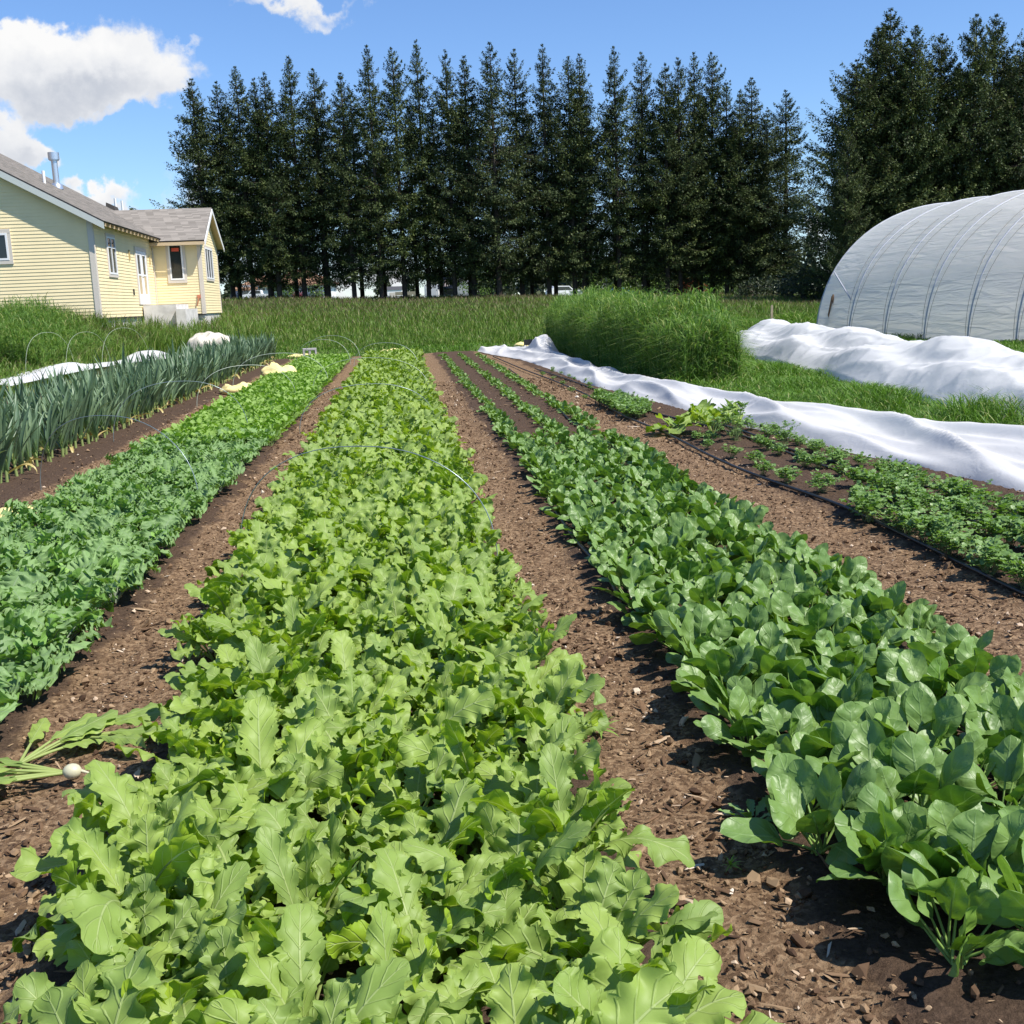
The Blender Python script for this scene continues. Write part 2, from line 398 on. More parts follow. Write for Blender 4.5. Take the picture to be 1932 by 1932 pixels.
def turnip(rng, lod=0):
    g = G(); k = rng.integers(10, 14)
    for i in range(k):
        f = i / k
        add_leaf(g, rng, rng.uniform(.15, .26) * (1 - .25 * f), rng.uniform(.036, .058) * (1 - .2 * f), rng.uniform(.07, .14), radians(rng.uniform(54, 76) + 14 * f),
                 radians(rng.uniform(55, 140) - 40 * f), i * 2.4 + rng.normal() * .3, o_turnip, n=(40, 11)[lod], m=(4, 2)[lod], cup=rng.uniform(-.35, .25), ruffle=rng.uniform(.22, .55), rf=rng.uniform(2, 4.5),
                 ser=(.10, .12)[lod], twist=rng.normal() * .5, roll=rng.normal() * .3, base=(rng.normal() * .008, rng.normal() * .008, .015), stemr=(.0045, .004)[lod], side=rng.normal() * .12, pucker=.06)
    return g
def spinach(rng, lod=0):
    g = G(); k = rng.integers(12, 17)
    for i in range(k):
        f = i / k
        add_leaf(g, rng, rng.uniform(.075, .12) * (1 - .25 * f), rng.uniform(.032, .046) * (1 - .2 * f), rng.uniform(.05, .10), radians(rng.uniform(22, 50) + 38 * f),
                 radians(rng.uniform(-5, 55) - 10 * f), i * 2.4 + rng.normal() * .3, o_spin, n=(14, 7)[lod], m=(4, 2)[lod], cup=rng.uniform(-.5, .45), ruffle=rng.uniform(.03, .16), rf=rng.uniform(.8, 1.6),
                 ser=.01, twist=rng.normal() * .45, roll=rng.normal() * .4, base=(rng.normal() * .006, rng.normal() * .006, .012), stemr=.0028, pucker=.085, side=rng.normal() * .1)
    return g
def kale(rng, lod=0):
    g = G(); k = rng.integers(10, 14)
    for i in range(k):
        f = i / k
        add_leaf(g, rng, rng.uniform(.13, .21) * (1 - .3 * f), rng.uniform(.055, .085) * (1 - .25 * f), rng.uniform(.07, .13), radians(rng.uniform(42, 70) + 14 * f),
                 radians(rng.uniform(30, 80)), i * 2.4 + rng.normal() * .3, o_kale, n=(34, 14)[lod], m=(4, 2)[lod], cup=rng.uniform(-.3, .3), ruffle=rng.uniform(.25, .5), rf=rng.uniform(4, 6),
                 ser=.22, twist=rng.normal() * .4, roll=rng.normal() * .3, base=(rng.normal() * .008, rng.normal() * .008, .015), stemr=.0035, side=rng.normal() * .12)
    return g
def lettuce(rng, lod=0):
    g = G(); k = rng.integers(9, 13)
    for i in range(k):
        f = i / k
        add_leaf(g, rng, rng.uniform(.09, .13) * (1 - .3 * f), rng.uniform(.028, .042), rng.uniform(.05, .09), radians(rng.uniform(40, 65) + 20 * f),
                 radians(rng.uniform(0, 50)), i * 2.4 + rng.normal() * .3, o_lett, n=(9, 6)[lod], m=2, cup=rng.uniform(-.4, .4), ruffle=rng.uniform(.1, .3), rf=2,
                 ser=.1, twist=rng.normal() * .4, base=(rng.normal() * .02, rng.normal() * .02, .012), stemr=.002, rnd=rng.uniform())
    return g
def leek(rng, lod=0):
    g = G(); k = rng.integers(8, 11); H = rng.uniform(.16, .22)
    fan = rng.uniform(0, 6.28)
    g.tube([(0, 0, 0), (0, 0, H * .5), (0, 0, H)], [.016, .013, .012], 6, A=(9, 0, .5))
    for i in range(k):
        f = i / k
        az = fan + (i % 2) * pi + rng.normal() * .35
        dead = i < 1 and rng.uniform() < .5
        L = rng.uniform(.42, .62) * (1 - .15 * abs(f - .5)); 
        add_leaf(g, rng, L * (.6 if dead else 1), rng.uniform(.017, .027), .02, radians(rng.uniform(56, 72) + 20 * f) if not dead else radians(30), radians(rng.uniform(5, 50) * (1.25 - f)) if not dead else radians(120), az,
                 lambda t: np.clip((1 - t) * 3.2, 0, 1) ** .9 * (1 - .35 * t), n=(11, 7)[lod], m=1, cup=.55, ruffle=0, ser=0, twist=rng.normal() * .35, base=(0, 0, H * (.25 + .7 * f)), stemr=0, np_=2,
                 rnd=(2.0 if dead else rng.uniform(0, .98)), bpow=rng.choice([1.4, 3.5, 3.5]), side=rng.normal() * .08)
    return g
def cilantro(rng, lod=0, tall=1.0, spread=.12):
    g = G(); k = int(rng.integers(26, 36))
    for i in range(k):
        az = rng.uniform(0, 6.28); el = radians(rng.uniform(35, 85)); L = rng.uniform(.09, .17) * tall
        p0 = np.array([rng.normal() * .015, rng.normal() * .015, .01]); d = np.array([cos(az) * cos(el), sin(az) * cos(el), sin(el)])
        tip = p0 + d * L
        g.tube([p0, p0 + d * L * .5 + [0, 0, .01], tip], .0014, 3, A=(9, 0, .5), cap=False)
        for j in range(4):
            add_leaf(g, rng, rng.uniform(.028, .044), rng.uniform(.015, .024), .004, radians(rng.uniform(-15, 45)), radians(rng.uniform(-20, 40)), az + (j - 1.5) * 1.1 + rng.normal() * .2,
                     o_kale, n=6, m=1, cup=.1, ruffle=.3, rf=2, ser=.2, base=tip - d * .012 * j, stemr=0, np_=1)
    return g

M_turn = leafmat('turnip_leaf', [(.120, .225, .012), (.230, .365, .022), (.37, .50, .045)], (.27, .36, .12), (.38, .46, .15), (.55, .64, .25), trans=.32, rough=.5, spec=.32, veins=6, vslope=1.6, vstr=.42, bump=.5, holes=True)
M_spin = leafmat('spinach_leaf', [(.085, .185, .022), (.145, .270, .036), (.215, .355, .060)], (.17, .27, .09), (.26, .40, .10), (.24, .38, .12), trans=.24, rough=.44, spec=.45, veins=3.4, vslope=1.2, vstr=.3, bump=.42, pucker=2.4)
M_kale = leafmat('kale_leaf', [(.11, .225, .040), (.17, .325, .060), (.245, .42, .088)], (.22, .32, .15), (.25, .30, .20), (.24, .33, .20), trans=.26, rough=.55, spec=.3, veins=6, vstr=.3)
M_lett = leafmat('salad_leaf', [(.13, .27, .025), (.19, .36, .035), (.27, .46, .055)], (.26, .38, .10), (.40, .50, .18), (.33, .48, .12), trans=.32, rough=.5, spec=.3, vstr=.2)
M_cil = leafmat('herb_leaf', [(.09, .19, .028), (.15, .29, .05), (.26, .42, .11)], (.17, .27, .09), (.25, .33, .12), (.2, .33, .09), trans=.28, rough=.42, spec=.5, vstr=.15)
def mat_leek():
    m, t, out = material('leek_blade')
    at = t.add('ShaderNodeAttribute', attribute_name='lf'); s = t.add('ShaderNodeSeparateXYZ', i_0=at.outputs['Vector']); x, y, r = s.outputs
    c = t.ramp(r, [(0, (.070, .130, .065)), (.5, (.130, .205, .110)), (.97, (.23, .32, .17))])
    c = t.mix(t.ss(y, .22, .0), c, (.17, .27, .08))
    tc_ = t.add('ShaderNodeTexCoord'); c = t.mix(t.m('MULTIPLY', t.ss(t.noise(tc_.outputs['Object'], 30, 2), .4, .7), .3), c, (.12, .2, .14))
    c = t.mix(t.m('GREATER_THAN', r, 1.5), c, (.50, .40, .16))
    c = t.mix(t.m('GREATER_THAN', x, 4.), c, (.27, .33, .11))
    p = t.add('ShaderNodeBsdfPrincipled', i_0=c); p.inputs['Roughness'].default_value = .42; p.inputs['Specular IOR Level'].default_value = .45
    tr = t.add('ShaderNodeBsdfTranslucent'); t.put(tr.inputs[0], t.mix(1., c, (1.1, 1.2, .5), 'MULTIPLY'))
    t.put(out.inputs[0], t.add('ShaderNodeMixShader', i_0=.2, i_1=p, i_2=tr)); return m
M_leek = mat_leek()

def merge_instances(name, arrs, places, mat):
    """places: (variant, x, y, z, rot, scale)"""
    Vs, As, Qs, Ts = [], [], [], []; n = 0
    for (k, x, y, z, r, sc) in places:
        V, A, Q, T = arrs[k]; c, s_ = cos(r) * sc, sin(r) * sc
        W_ = np.empty_like(V); W_[:, 0] = V[:, 0] * c - V[:, 1] * s_ + x; W_[:, 1] = V[:, 0] * s_ + V[:, 1] * c + y; W_[:, 2] = V[:, 2] * sc + z
        Vs.append(W_); As.append(A); Qs.append(Q + n); Ts.append(T + n); n += len(V)
    me = mesh_np(name, np.concatenate(Vs), [np.concatenate(Qs), np.concatenate(Ts)], mat, np.concatenate(As))
    o = bpy.data.objects.new(name, me); COL.objects.link(o); return o

def crop(name, fn, nvar, places, mat, labeler, cat, group, limit=300, stuffname=None, stufflabel=None, seed=1, lod_s=14):
    """places: list of (s, l, z, scale). The nearest `limit` become things, the others one mass."""
    rng = np.random.default_rng(seed)
    hi = [fn(rng, 0).mesh(name, mat) for _ in range(nvar)]
    lo = [fn(rng, 1) for _ in range(nvar)]
    lom = [x.mesh(name, mat) for x in lo]; loa = [x.arrays() for x in lo]
    def vis(p):
        x, y = rowxy(p[0], p[1]); v = np.array([x, y, .15]) - CAM; d = v @ FW
        if d < .3: return False
        px = CPX + FPX * (v @ RT) / d; py = CPX - FPX * (v @ UP) / d
        mg = 330 / max(d, 1)
        return -mg < px < 1932 + mg and py < 1932 + 1.4 * mg
    places = sorted([p for p in places if vis(p)], key=lambda p: p[0] ** 2 + p[1] ** 2)
    rest = []
    for i, (s, l, z, sc) in enumerate(places):
        x, y = rowxy(s, l); rot = rng.uniform(0, 6.28); k = int(rng.integers(nvar))
        if i < limit:
            o = bpy.data.objects.new(name, hi[k] if s < lod_s else lom[k]); COL.objects.link(o)
            o.location = (x, y, z); o.rotation_euler = (rng.normal() * .06, rng.normal() * .06, rot); o.scale = (sc,) * 3
            tag(o, labeler(s, l), cat, group)
        else: rest.append((k, x, y, z, rot, sc))
    if rest:
        tag(merge_instances(stuffname or name, loa, rest, mat), stufflabel, cat, None, 'stuff')
    return len(places)

def rows(s0, s1, ls, ds, jit=.03, sc=lambda s: 1, z=.03, keep=lambda s, l: True):
    out = []
    for l in ls:
        s = s0 + rs.uniform(0, ds)
        while s < s1:
            ll = l(s) if callable(l) else l
            if keep(s, ll): out.append((s + rs.normal() * jit, ll + rs.normal() * jit, z, sc(s) * rs.uniform(.82, 1.15)))
            s += ds * rs.uniform(.85, 1.15)
    return out

# central bed of turnip greens
def lab_t(s, l):
    side = 'on the left edge of the middle bed' if l < -.5 else ('on the right edge of the middle bed' if l > .3 else 'inside the middle bed')
    dist = 'at its near end' if s < 3.3 else ('before the first hoop' if s < 6.5 else 'past the first hoop')
    return 'pale green turnip plant ' + side + ' ' + dist
pl = rows(1.55, 32.6, [lambda s: -.84 if s > 4.6 else -.62, -.65, -.45, -.25, -.05, .15, .34], .19, .03, lambda s: np.interp(s, [2, 6, 12, 32], [1.08, .95, .80, .78]))
print('turnips', crop('turnip_plant', turnip, 14, pl, M_turn, lab_t, 'turnip plant', 'turnip plants in the middle bed', stuffname='turnip_greens', stufflabel='far part of the middle bed, a mass of turnip leaves', seed=11))

# spinach
def lab_s(s, l):
    side = 'with oval leaves beside the left soil path' if l < 1.15 else ('with oval leaves beside the wide right path' if l > 1.85 else 'in the inner rows of the bed')
    dist = 'nearest the camera' if s < 3.3 else ('in the dense middle stretch' if s < 9 else 'in the sparse far stretch')
    return 'spinach plant ' + side + ', ' + dist
def l_r(base, far): return lambda s: base + (far - base) * min(max((s - 8) / 6, 0), 1)
near = rows(1.95, 9.6, [1.08, 1.30, 1.52, 1.75, 1.98], .18, .025, lambda s: np.interp(s, [2, 4, 6, 9], [1.38, 1.25, 1.08, .98]), keep=lambda s, l: not (s < 2.3 and l < 1.2))
far = rows(9.4, 31.5, [lambda s: 1.12, lambda s: 1.60, lambda s: 2.06], .15, .03, lambda s: np.interp(s, [9, 12, 16, 32], [1.0, .78, .62, .55]),
           keep=lambda s, l: rs.uniform() < np.interp(s, [9, 12, 20, 32], [1, .85, .72, .55]) and not (l > 1.9 and 11.5 < s < 12.3))
far += rows(9.4, 11.5, [1.35, 1.8], .18, .03, lambda s: .85)
print('spinach', crop('spinach_plant', spinach, 16, near + far, M_spin, lab_s, 'spinach plant', 'spinach plants in the right bed', limit=300, stuffname='spinach_rows', stufflabel='far thin rows of small spinach plants', seed=21, lod_s=11))

# kale then baby salad in the left bed
def lab_k(s, l):
    side = 'on the right edge of the left bed' if l > -1.65 else ('on the outer edge of the left bed' if l < -2.3 else 'inside the left bed')
    return 'frilly kale plant ' + side + (', at the near end' if s < 5.5 else ', before the salad greens begin')
pl = rows(2.3, 12.8, [-1.60, -1.82, -2.04, -2.27, -2.49, -2.70], .2, .03, lambda s: np.interp(s, [3, 7, 12], [1.0, .82, .68]), keep=lambda s, l: True)
print('kale', crop('kale_plant', kale, 12, pl, M_kale, lab_k, 'kale plant', 'kale plants in the left bed', stuffname='kale_bed', stufflabel='kale', seed=31))
def lab_l(s, l):
    return 'small bright yellow green salad plant in the left bed' + (', near where the kale ends' if s < 15 else ', towards the cinder block')
pl = rows(12.3, 33.2, list(np.arange(-2.74, -1.40, .112)), .115, .03, lambda s: np.interp(s, [12, 32], [.95, .85]))
print('lettuce', crop('salad_plant', lettuce, 8, pl, M_lett, lab_l, 'salad plant', 'salad greens in the left bed', stuffname='salad_greens', stufflabel='bright green mass of salad leaves filling the far left bed', seed=41, lod_s=1))
# leeks
def lab_lk(s, l):
    return 'tall blue green leek with upright strap leaves ' + ('in the front row beside the bare soil' if l > -3.9 else 'in the back rows of the leek bed')
pl = rows(8.2, 33.4, [-3.72, -4.0, -4.28, -4.56], .165, .03, lambda s: rs.uniform(.88, 1.12) * 1.05)
print('leek', crop('leek', leek, 12, pl, M_leek, lab_lk, 'leek', 'leeks in the far left bed', stuffname='leek_rows', stufflabel='far end of the leek bed, a mass of blue green blades', seed=51, lod_s=13))
# herbs in the right hand bed
pl = []
for (a, b, l, st) in [(4.2, 7.2, 2.95, .15), (4.6, 8.0, 3.3, .16), (5.6, 8.6, 3.66, .16), (7.6, 12.8, 2.93, .5), (8.3, 12.8, 3.3, .32), (8.8, 13.2, 3.66, .2), (16.5, 24, 3.05, .8), (16, 22, 2.7, 1.3)]:
    pl += rows(a, b, [l], st, .05, lambda s: np.interp(s, [4, 8, 9, 12, 20], [1.1, .9, .7, .6, .45]))
pl += rows(13.3, 15.6, [2.72, 2.9], .14, .05, lambda s: 1.0)
def lab_c(s, l):
    return ('low leafy cilantro clump in the dense patch beside the near drip hoses' if s < 8.5 else ('small cilantro seedling between the black drip hoses' if s < 13 else ('bushy cilantro clump left of the squash plant' if s < 16 else 'tiny seedling beside the white row cover')))
print('cilantro', crop('cilantro_plant', cilantro, 8, pl, M_cil, lab_c, 'herb plant', 'cilantro plants in the drip hose bed', seed=61, lod_s=99))

def single(name, g, mat, s, l, sc, rot, label, cat, z=.03):
    o = g.obj(name, mat, smooth=True, attr=True); x, y = rowxy(s, l); o.location = (x, y, z); o.scale = (sc,) * 3; o.rotation_euler = (0, 0, rot)
    return tag(o, label, cat)
rg = np.random.default_rng(5)
g = G()
for i in range(8):
    add_leaf(g, rg, rg.uniform(.28, .4), rg.uniform(.14, .19), .18, radians(rg.uniform(35, 65)), radians(rg.uniform(50, 80)), i * 2.4, o_squash, n=14, m=5, cup=.15, ruffle=.2, rf=2, ser=.12, stemr=.007, roll=rg.normal() * .3)
def at_px(px, py): 
    p = gpt(px, py); return tosl(p[0], p[1])
s_, l_ = at_px(1272, 822); single('squash_plant', g, M_turn, s_, l_, .62, .5, 'broad leaved pale green plant sprawling against the white row cover', 'squash plant')
s_, l_ = at_px(1345, 828); single('squash_plant', kale(rg), M_turn, s_, l_, 1.5, 1.5, 'lobed leafy plant behind the parsley, darker than its sprawling neighbour', 'leafy plant')
s_, l_ = at_px(1388, 840); single('parsley_plant', cilantro(rg, 0, 2.1), M_cil, s_, l_, 1.15, .5, 'tall bushy dark parsley plant beside the white row cover', 'parsley plant')
s_, l_ = at_px(1478, 850); single('weed', cilantro(rg, 0, 1.9), M_cil, s_, l_, .8, .5, 'spindly upright weed at the edge of the white row cover', 'weed')
g = G()
for i in range(9): add_leaf(g, rg, .06, .012, .02, radians(rg.uniform(5, 50)), .3, i * .7, o_kale, n=12, m=2, ser=.2, stemr=.001)
s_, l_ = at_px(1418, 1572); single('weed', g, M_kale, s_, l_, 1.25, 0, 'small grey green rosette weed in the soil under a spinach leaf', 'weed')
g = G()
for i in range(14): add_leaf(g, rg, .05, .006, .01, radians(rg.uniform(20, 80)), .9, rg.uniform(0, 6.3), lambda t: 1 - t, n=5, m=1, ser=0, stemr=0)
s_, l_ = at_px(1135, 1395); single('grass_tuft', g, M_lett, s_, l_, 1.3, 0, 'little tuft of grass poking out beneath the turnip leaves on the path', 'grass tuft')
s_, l_ = at_px(1378, 1655); single('grass_sprout', g, M_lett, s_, l_, .6, 1, 'tiny yellow green sprout alone in the middle of the soil path', 'sprout')

# big near plants that stand out from the bed
g = spinach(np.random.default_rng(77), 0)
s_, l_ = at_px(1800, 1850); single('spinach_plant', g, M_spin, s_, l_, 1.35, 2.2, 'last big spinach plant at the bottom right corner, lying outwards over the soil', 'spinach plant')
g = spinach(np.random.default_rng(78), 0)
s_, l_ = at_px(1690, 1700); single('spinach_plant', g, M_spin, s_, l_, 1.3, 3.4, 'spinach plant whose large glossy leaf reaches left over the path', 'spinach plant')

# pulled turnips lying on the left path
def pulled(name, px, py, rot, label, root=True):
    rr = np.random.default_rng(int(px))
    e = empty(name, (*gpt(px, py)[:2], .03), rot)
    g = G(); 
    for i in range(7): add_leaf(g, rr, rr.uniform(.16, .24), .03, .15, radians(rr.uniform(2, 14)), radians(rr.uniform(2, 12)), rr.normal() * .25, o_turnip, n=16, m=2, cup=-.3, ruffle=.3, ser=.12, stemr=.006, base=(0.02, 0, .03))
    g.obj('foliage', M_turn, e, smooth=True, attr=True)
    if not root: return tag(e, label, 'cut leaves', 'turnip tops lying on the left path')
    g = G(); a = np.linspace(0, pi, 9)
    ring = np.array([[[.03 * -cos(u), .026 * sin(u) * cos(v), .028 + .026 * sin(u) * sin(v)] for v in np.linspace(0, 2 * pi, 12, endpoint=False)] for u in a]); g.grid(ring, wrap=True)
    g.tube([(-.03, 0, .028), (-.06, .006, .02), (-.09, .0, .012)], [.006, .003, .001], 5)
    g.obj('root', plain('turnip_skin', (.52, .50, .34), .4), e, smooth=True)
    return tag(e, label, 'pulled turnip', 'pulled turnips lying on the left path')
pulled('pulled_turnip', 140, 1487, radians(183), 'pulled white turnip with its pale stalks pointing off the left edge of the path')
pulled('pulled_turnip', 120, 1420, radians(12), 'cut turnip leaves trailing from the path to the middle bed', False)
pulled('pulled_turnip', 30, 1475, radians(60), 'wilted turnip top lying at the left frame edge', False)

# ------------------------------------------------------------------ soil clods, wood chips
def clods():
    g = G(); r = np.random.default_rng(3)
    ph_ = (1 + 5 ** .5) / 2
    ico = np.array([(-1, ph_, 0), (1, ph_, 0), (-1, -ph_, 0), (1, -ph_, 0), (0, -1, ph_), (0, 1, ph_), (0, -1, -ph_), (0, 1, -ph_), (ph_, 0, -1), (ph_, 0, 1), (-ph_, 0, -1), (-ph_, 0, 1)]) / 1.9
    icoT = np.array([(0, 11, 5), (0, 5, 1), (0, 1, 7), (0, 7, 10), (0, 10, 11), (1, 5, 9), (5, 11, 4), (11, 10, 2), (10, 7, 6), (7, 1, 8), (3, 9, 4), (3, 4, 2), (3, 2, 6), (3, 6, 8), (3, 8, 9), (4, 9, 5), (2, 4, 11), (6, 2, 10), (8, 6, 7), (9, 8, 1)])
    base = np.array([(1, 0, 0), (-1, 0, 0), (0, 1, 0), (0, -1, 0), (0, 0, 1), (0, 0, -1)], float)
    T = np.array([(0, 2, 4), (2, 1, 4), (1, 3, 4), (3, 0, 4), (2, 0, 5), (1, 2, 5), (3, 1, 5), (0, 3, 5)])
    n = 170000
    s = 1.4 + (r.uniform(0, 1, n) ** 1.9) * 20; l = r.uniform(-4.2, 5.2, n)
    pn = pathness(s, l); k = r.uniform(0, 1, n) < .12 + .88 * pn; s, l = s[k], l[k]; n = len(s)
    sz = np.exp(r.normal(np.log(.0040), .6, n)); sz = np.clip(sz, .002, .02) * np.interp(s, [1.5, 12, 21], [1, 1.25, 1.6])
    chip = r.uniform(0, 1, n) < .26
    dims = np.stack([sz * np.where(chip, r.uniform(2, 4.5, n), r.uniform(.8, 1.4, n)), sz * np.where(chip, r.uniform(.5, .9, n), r.uniform(.7, 1.2, n)), sz * np.where(chip, .25, r.uniform(.6, 1, n))], 1)
    near_ = s < 5.5; o_ = np.argsort(~near_, kind='stable'); s, l, sz, chip, dims = s[o_], l[o_], sz[o_], chip[o_], dims[o_]; k_ = int(near_.sum())
    make_clods(r, ico, icoT, s[:k_], l[:k_], chip[:k_], dims[:k_], 'soil_clods', 'brown clods, gravel and wood chips scattered over the nearest paths')
    make_clods(r, base, T, s[k_:], l[k_:], chip[k_:], dims[k_:], 'soil_clods', 'finer clods and chips on the paths farther away')
def make_clods(r, base, T, s, l, chip, dims, name, label):
    n = len(s); nv = len(base)
    V = base[None] * dims[:, None] * r.uniform(.6, 1.3, (n, nv, 1)) + r.normal(0, .16, (n, nv, 3)) * dims[:, None]
    az = r.uniform(0, 6.28, n); tl = r.normal(0, .25, n)
    c, s2 = np.cos(az)[:, None], np.sin(az)[:, None]
    Z = V[..., 2] + V[..., 0] * np.sin(tl)[:, None]
    X = V[..., 0] * c - V[..., 1] * s2; Y = V[..., 0] * s2 + V[..., 1] * c
    X += (s * SD[0] + l * LD[0])[:, None]; Y += (s * SD[1] + l * LD[1])[:, None]
    Z += (.012 + .028 * (1 - pathness(s, l)) + .006 + dims[:, 2] * .4)[:, None]
    V = np.stack([X, Y, Z], -1).reshape(-1, 3)
    TT = (T[None] + (np.arange(n) * nv)[:, None, None]).reshape(-1, 3)
    A = np.repeat(np.stack([r.uniform(0, 1, n), chip.astype(float), np.zeros(n)], 1), nv, 0)
    m, t, out = material('clod_mix')
    at = t.add('ShaderNodeAttribute', attribute_name='lf'); sx = t.add('ShaderNodeSeparateXYZ', i_0=at.outputs['Vector'])
    cc = t.ramp(sx.outputs[0], [(0, (.06, .035, .022)), (.5, (.16, .098, .056)), (.88, (.32, .22, .13)), (.98, (.50, .38, .27)), (1, (.62, .55, .45))])
    p = t.add('ShaderNodeBsdfPrincipled', i_0=cc); p.inputs['Roughness'].default_value = .9; p.inputs['Specular IOR Level'].default_value = .15
    t.put(out.inputs[0], p)
    me = mesh_np(name, V, [TT], m, A, smooth=False)
    o = bpy.data.objects.new(name, me); COL.objects.link(o)
    tag(o, label, 'soil clods', None, 'stuff')
clods()

# ------------------------------------------------------------------ grass
def mat_grass(name, c0, c1, c2, head=None, headv=.72, trans=.3):
    m, t, out = material(name)
    at = t.add('ShaderNodeAttribute', attribute_name='lf'); s = t.add('ShaderNodeSeparateXYZ', i_0=at.outputs['Vector']); r, v, hh = s.outputs
    c = t.ramp(r, [(0, c0), (.5, c1), (.9, c2), (1, (.42, .40, .17))])
    if head: c = t.mix(t.m('MULTIPLY', t.ss(v, headv - .1, headv + .08), hh), c, head)
    p = t.add('ShaderNodeBsdfPrincipled', i_0=c); p.inputs['Roughness'].default_value = .5; p.inputs['Specular IOR Level'].default_value = .3
    tr = t.add('ShaderNodeBsdfTranslucent'); t.put(tr.inputs[0], t.mix(1., c, (1.1, 1.2, .5), 'MULTIPLY'))
    t.put(out.inputs[0], t.add('ShaderNodeMixShader', i_0=trans, i_1=p, i_2=tr)); return m
def blades(name, x, y, h, wd, bend, mat, label, seed=0, headfrac=0., z=None, headw=1.0):
    r = np.random.default_rng(seed); n = len(x)
    z0 = (hz(x, y) if z is None else z) - .03
    az = r.uniform(0, 2 * pi, n); fa = r.uniform(0, 2 * pi, n)
    dx, dy = np.cos(az), np.sin(az); bx, by = -np.sin(fa) * wd, np.cos(fa) * wd
    bn = bend * r.uniform(.2, 1.3, n) * h
    hd = (r.uniform(0, 1, n) < (np.interp(y, [38, 60], [.12, .62]) if headfrac == 'far' else headfrac)).astype(float)
    lev = [(0, 0., .8), (.4, .12, 1.), (.75, .5, .8), (1., 1., 0.)]
    V = []; A = []; rr = r.uniform(0, 1, n)
    for (t, k, ww) in lev:
        cx = x + dx * bn * k; cy = y + dy * bn * k; cz = z0 + h * (t - .42 * k * bend * t)
        if ww > 0:
            wk = ww * np.where((hd > 0) & (t > .7), headw, 1)
            V += [np.stack([cx - bx * wk, cy - by * wk, cz], 1), np.stack([cx + bx * wk, cy + by * wk, cz], 1)]
            A += [np.stack([rr, np.full(n, t), hd], 1)] * 2
        else: V.append(np.stack([cx, cy, cz], 1)); A.append(np.stack([rr, np.full(n, t), hd], 1))
    V = np.stack(V, 1).reshape(-1, 3); A = np.stack(A, 1).reshape(-1, 3); b = (np.arange(n) * 7)[:, None]
    Q = np.concatenate([b + [0, 1, 3, 2], b + [2, 3, 5, 4]]); T = b + [4, 5, 6]
    me = mesh_np(name, V, [Q, T], mat, A, smooth=True)
    o = bpy.data.objects.new(name, me); COL.objects.link(o)
    return tag(o, label, 'grass', None, 'stuff')
def vnoise(x, y, sc):
    # cheap value noise
    r = np.random.default_rng(99); tab = r.uniform(0, 1, (64, 64))
    u, v = x * sc + 1000, y * sc + 1000; i, j = np.floor(u).astype(int), np.floor(v).astype(int); fu, fv = u - i, v - j; fu = fu * fu * (3 - 2 * fu); fv = fv * fv * (3 - 2 * fv)
    T = lambda a, b: tab[a % 64, b % 64]
    return (T(i, j) * (1 - fu) + T(i + 1, j) * fu) * (1 - fv) + (T(i, j + 1) * (1 - fu) + T(i + 1, j + 1) * fu) * fv
M_field = mat_grass('field_grass', (.065, .13, .016), (.11, .20, .024), (.19, .29, .05), (.17, .115, .075), .78)
M_lawn = mat_grass('lawn_grass', (.065, .14, .016), (.105, .22, .024), (.17, .31, .045))
M_rye = mat_grass('rye_grass', (.075, .16, .028), (.13, .25, .042), (.24, .36, .08), (.26, .34, .14), .85, trans=.38)
rgn = np.random.default_rng(17)
def fan(n, d0, d1, a0=-30, a1=30, pw=1.):
    d = d0 + (d1 - d0) * rgn.uniform(0, 1, n) ** pw; a = np.radians(rgn.uniform(a0, a1, n))
    return d * np.tan(a), d
EDGE_S = [5, 9, 12, 20, 29, 34]; EDGE_L = [5.5, 5.2, 4.7, 3.95, 4.05, 3.9]
HOUSE_P = gpt(190, 597, 1.5) if False else atY(190, 597, 36.0); HOUSE_R = radians(6.6)
def in_house(x, y):
    dx, dy = x - HOUSE_P[0], y - HOUSE_P[1]; lx = dx * cos(HOUSE_R) + dy * sin(HOUSE_R); ly = -dx * sin(HOUSE_R) + dy * cos(HOUSE_R)
    return (lx > -15.5) & (lx < .3) & (ly > -.1) & (ly < 16) | (lx > -.1) & (lx < 2.1) & (ly > 9.3) & (ly < 15)
# distant field
x, y = fan(210000, 36, 84, pw=1.25); s_, l_ = tosl(x, y)
k = (s_ > 36) & ~in_house(x, y); x, y = x[k], y[k]
h = np.interp(y, [36, 44, 52, 84], [.25, .55, .8, .88]) * (.75 + .5 * vnoise(x, y, .35)) * rgn.uniform(.6, 1.15, len(x))
h = np.where((x < -9) & (y < 50), np.maximum(h, .75 * rgn.uniform(.5, 1.3, len(x))), h)
blades('field_grass', x, y, h, np.interp(y, [34, 84], [.008, .017]), .35, M_field, 'tall seeding meadow grass covering the field beyond the beds', 1, 'far', headw=1.5)
# mown strip around the end of the beds
x, y = fan(70000, 32.5, 40, pw=1); s_, l_ = tosl(x, y)
k = ((s_ > 34.1) | (l_ > 4.2) | (l_ < -9)); x, y = x[k], y[k]
blades('verge_grass', x, y, rgn.uniform(.06, .22, len(x)) * (.6 + .8 * vnoise(x, y, .8)), .009, .7, M_lawn, 'short green grass verge at the far end of the beds', 2)
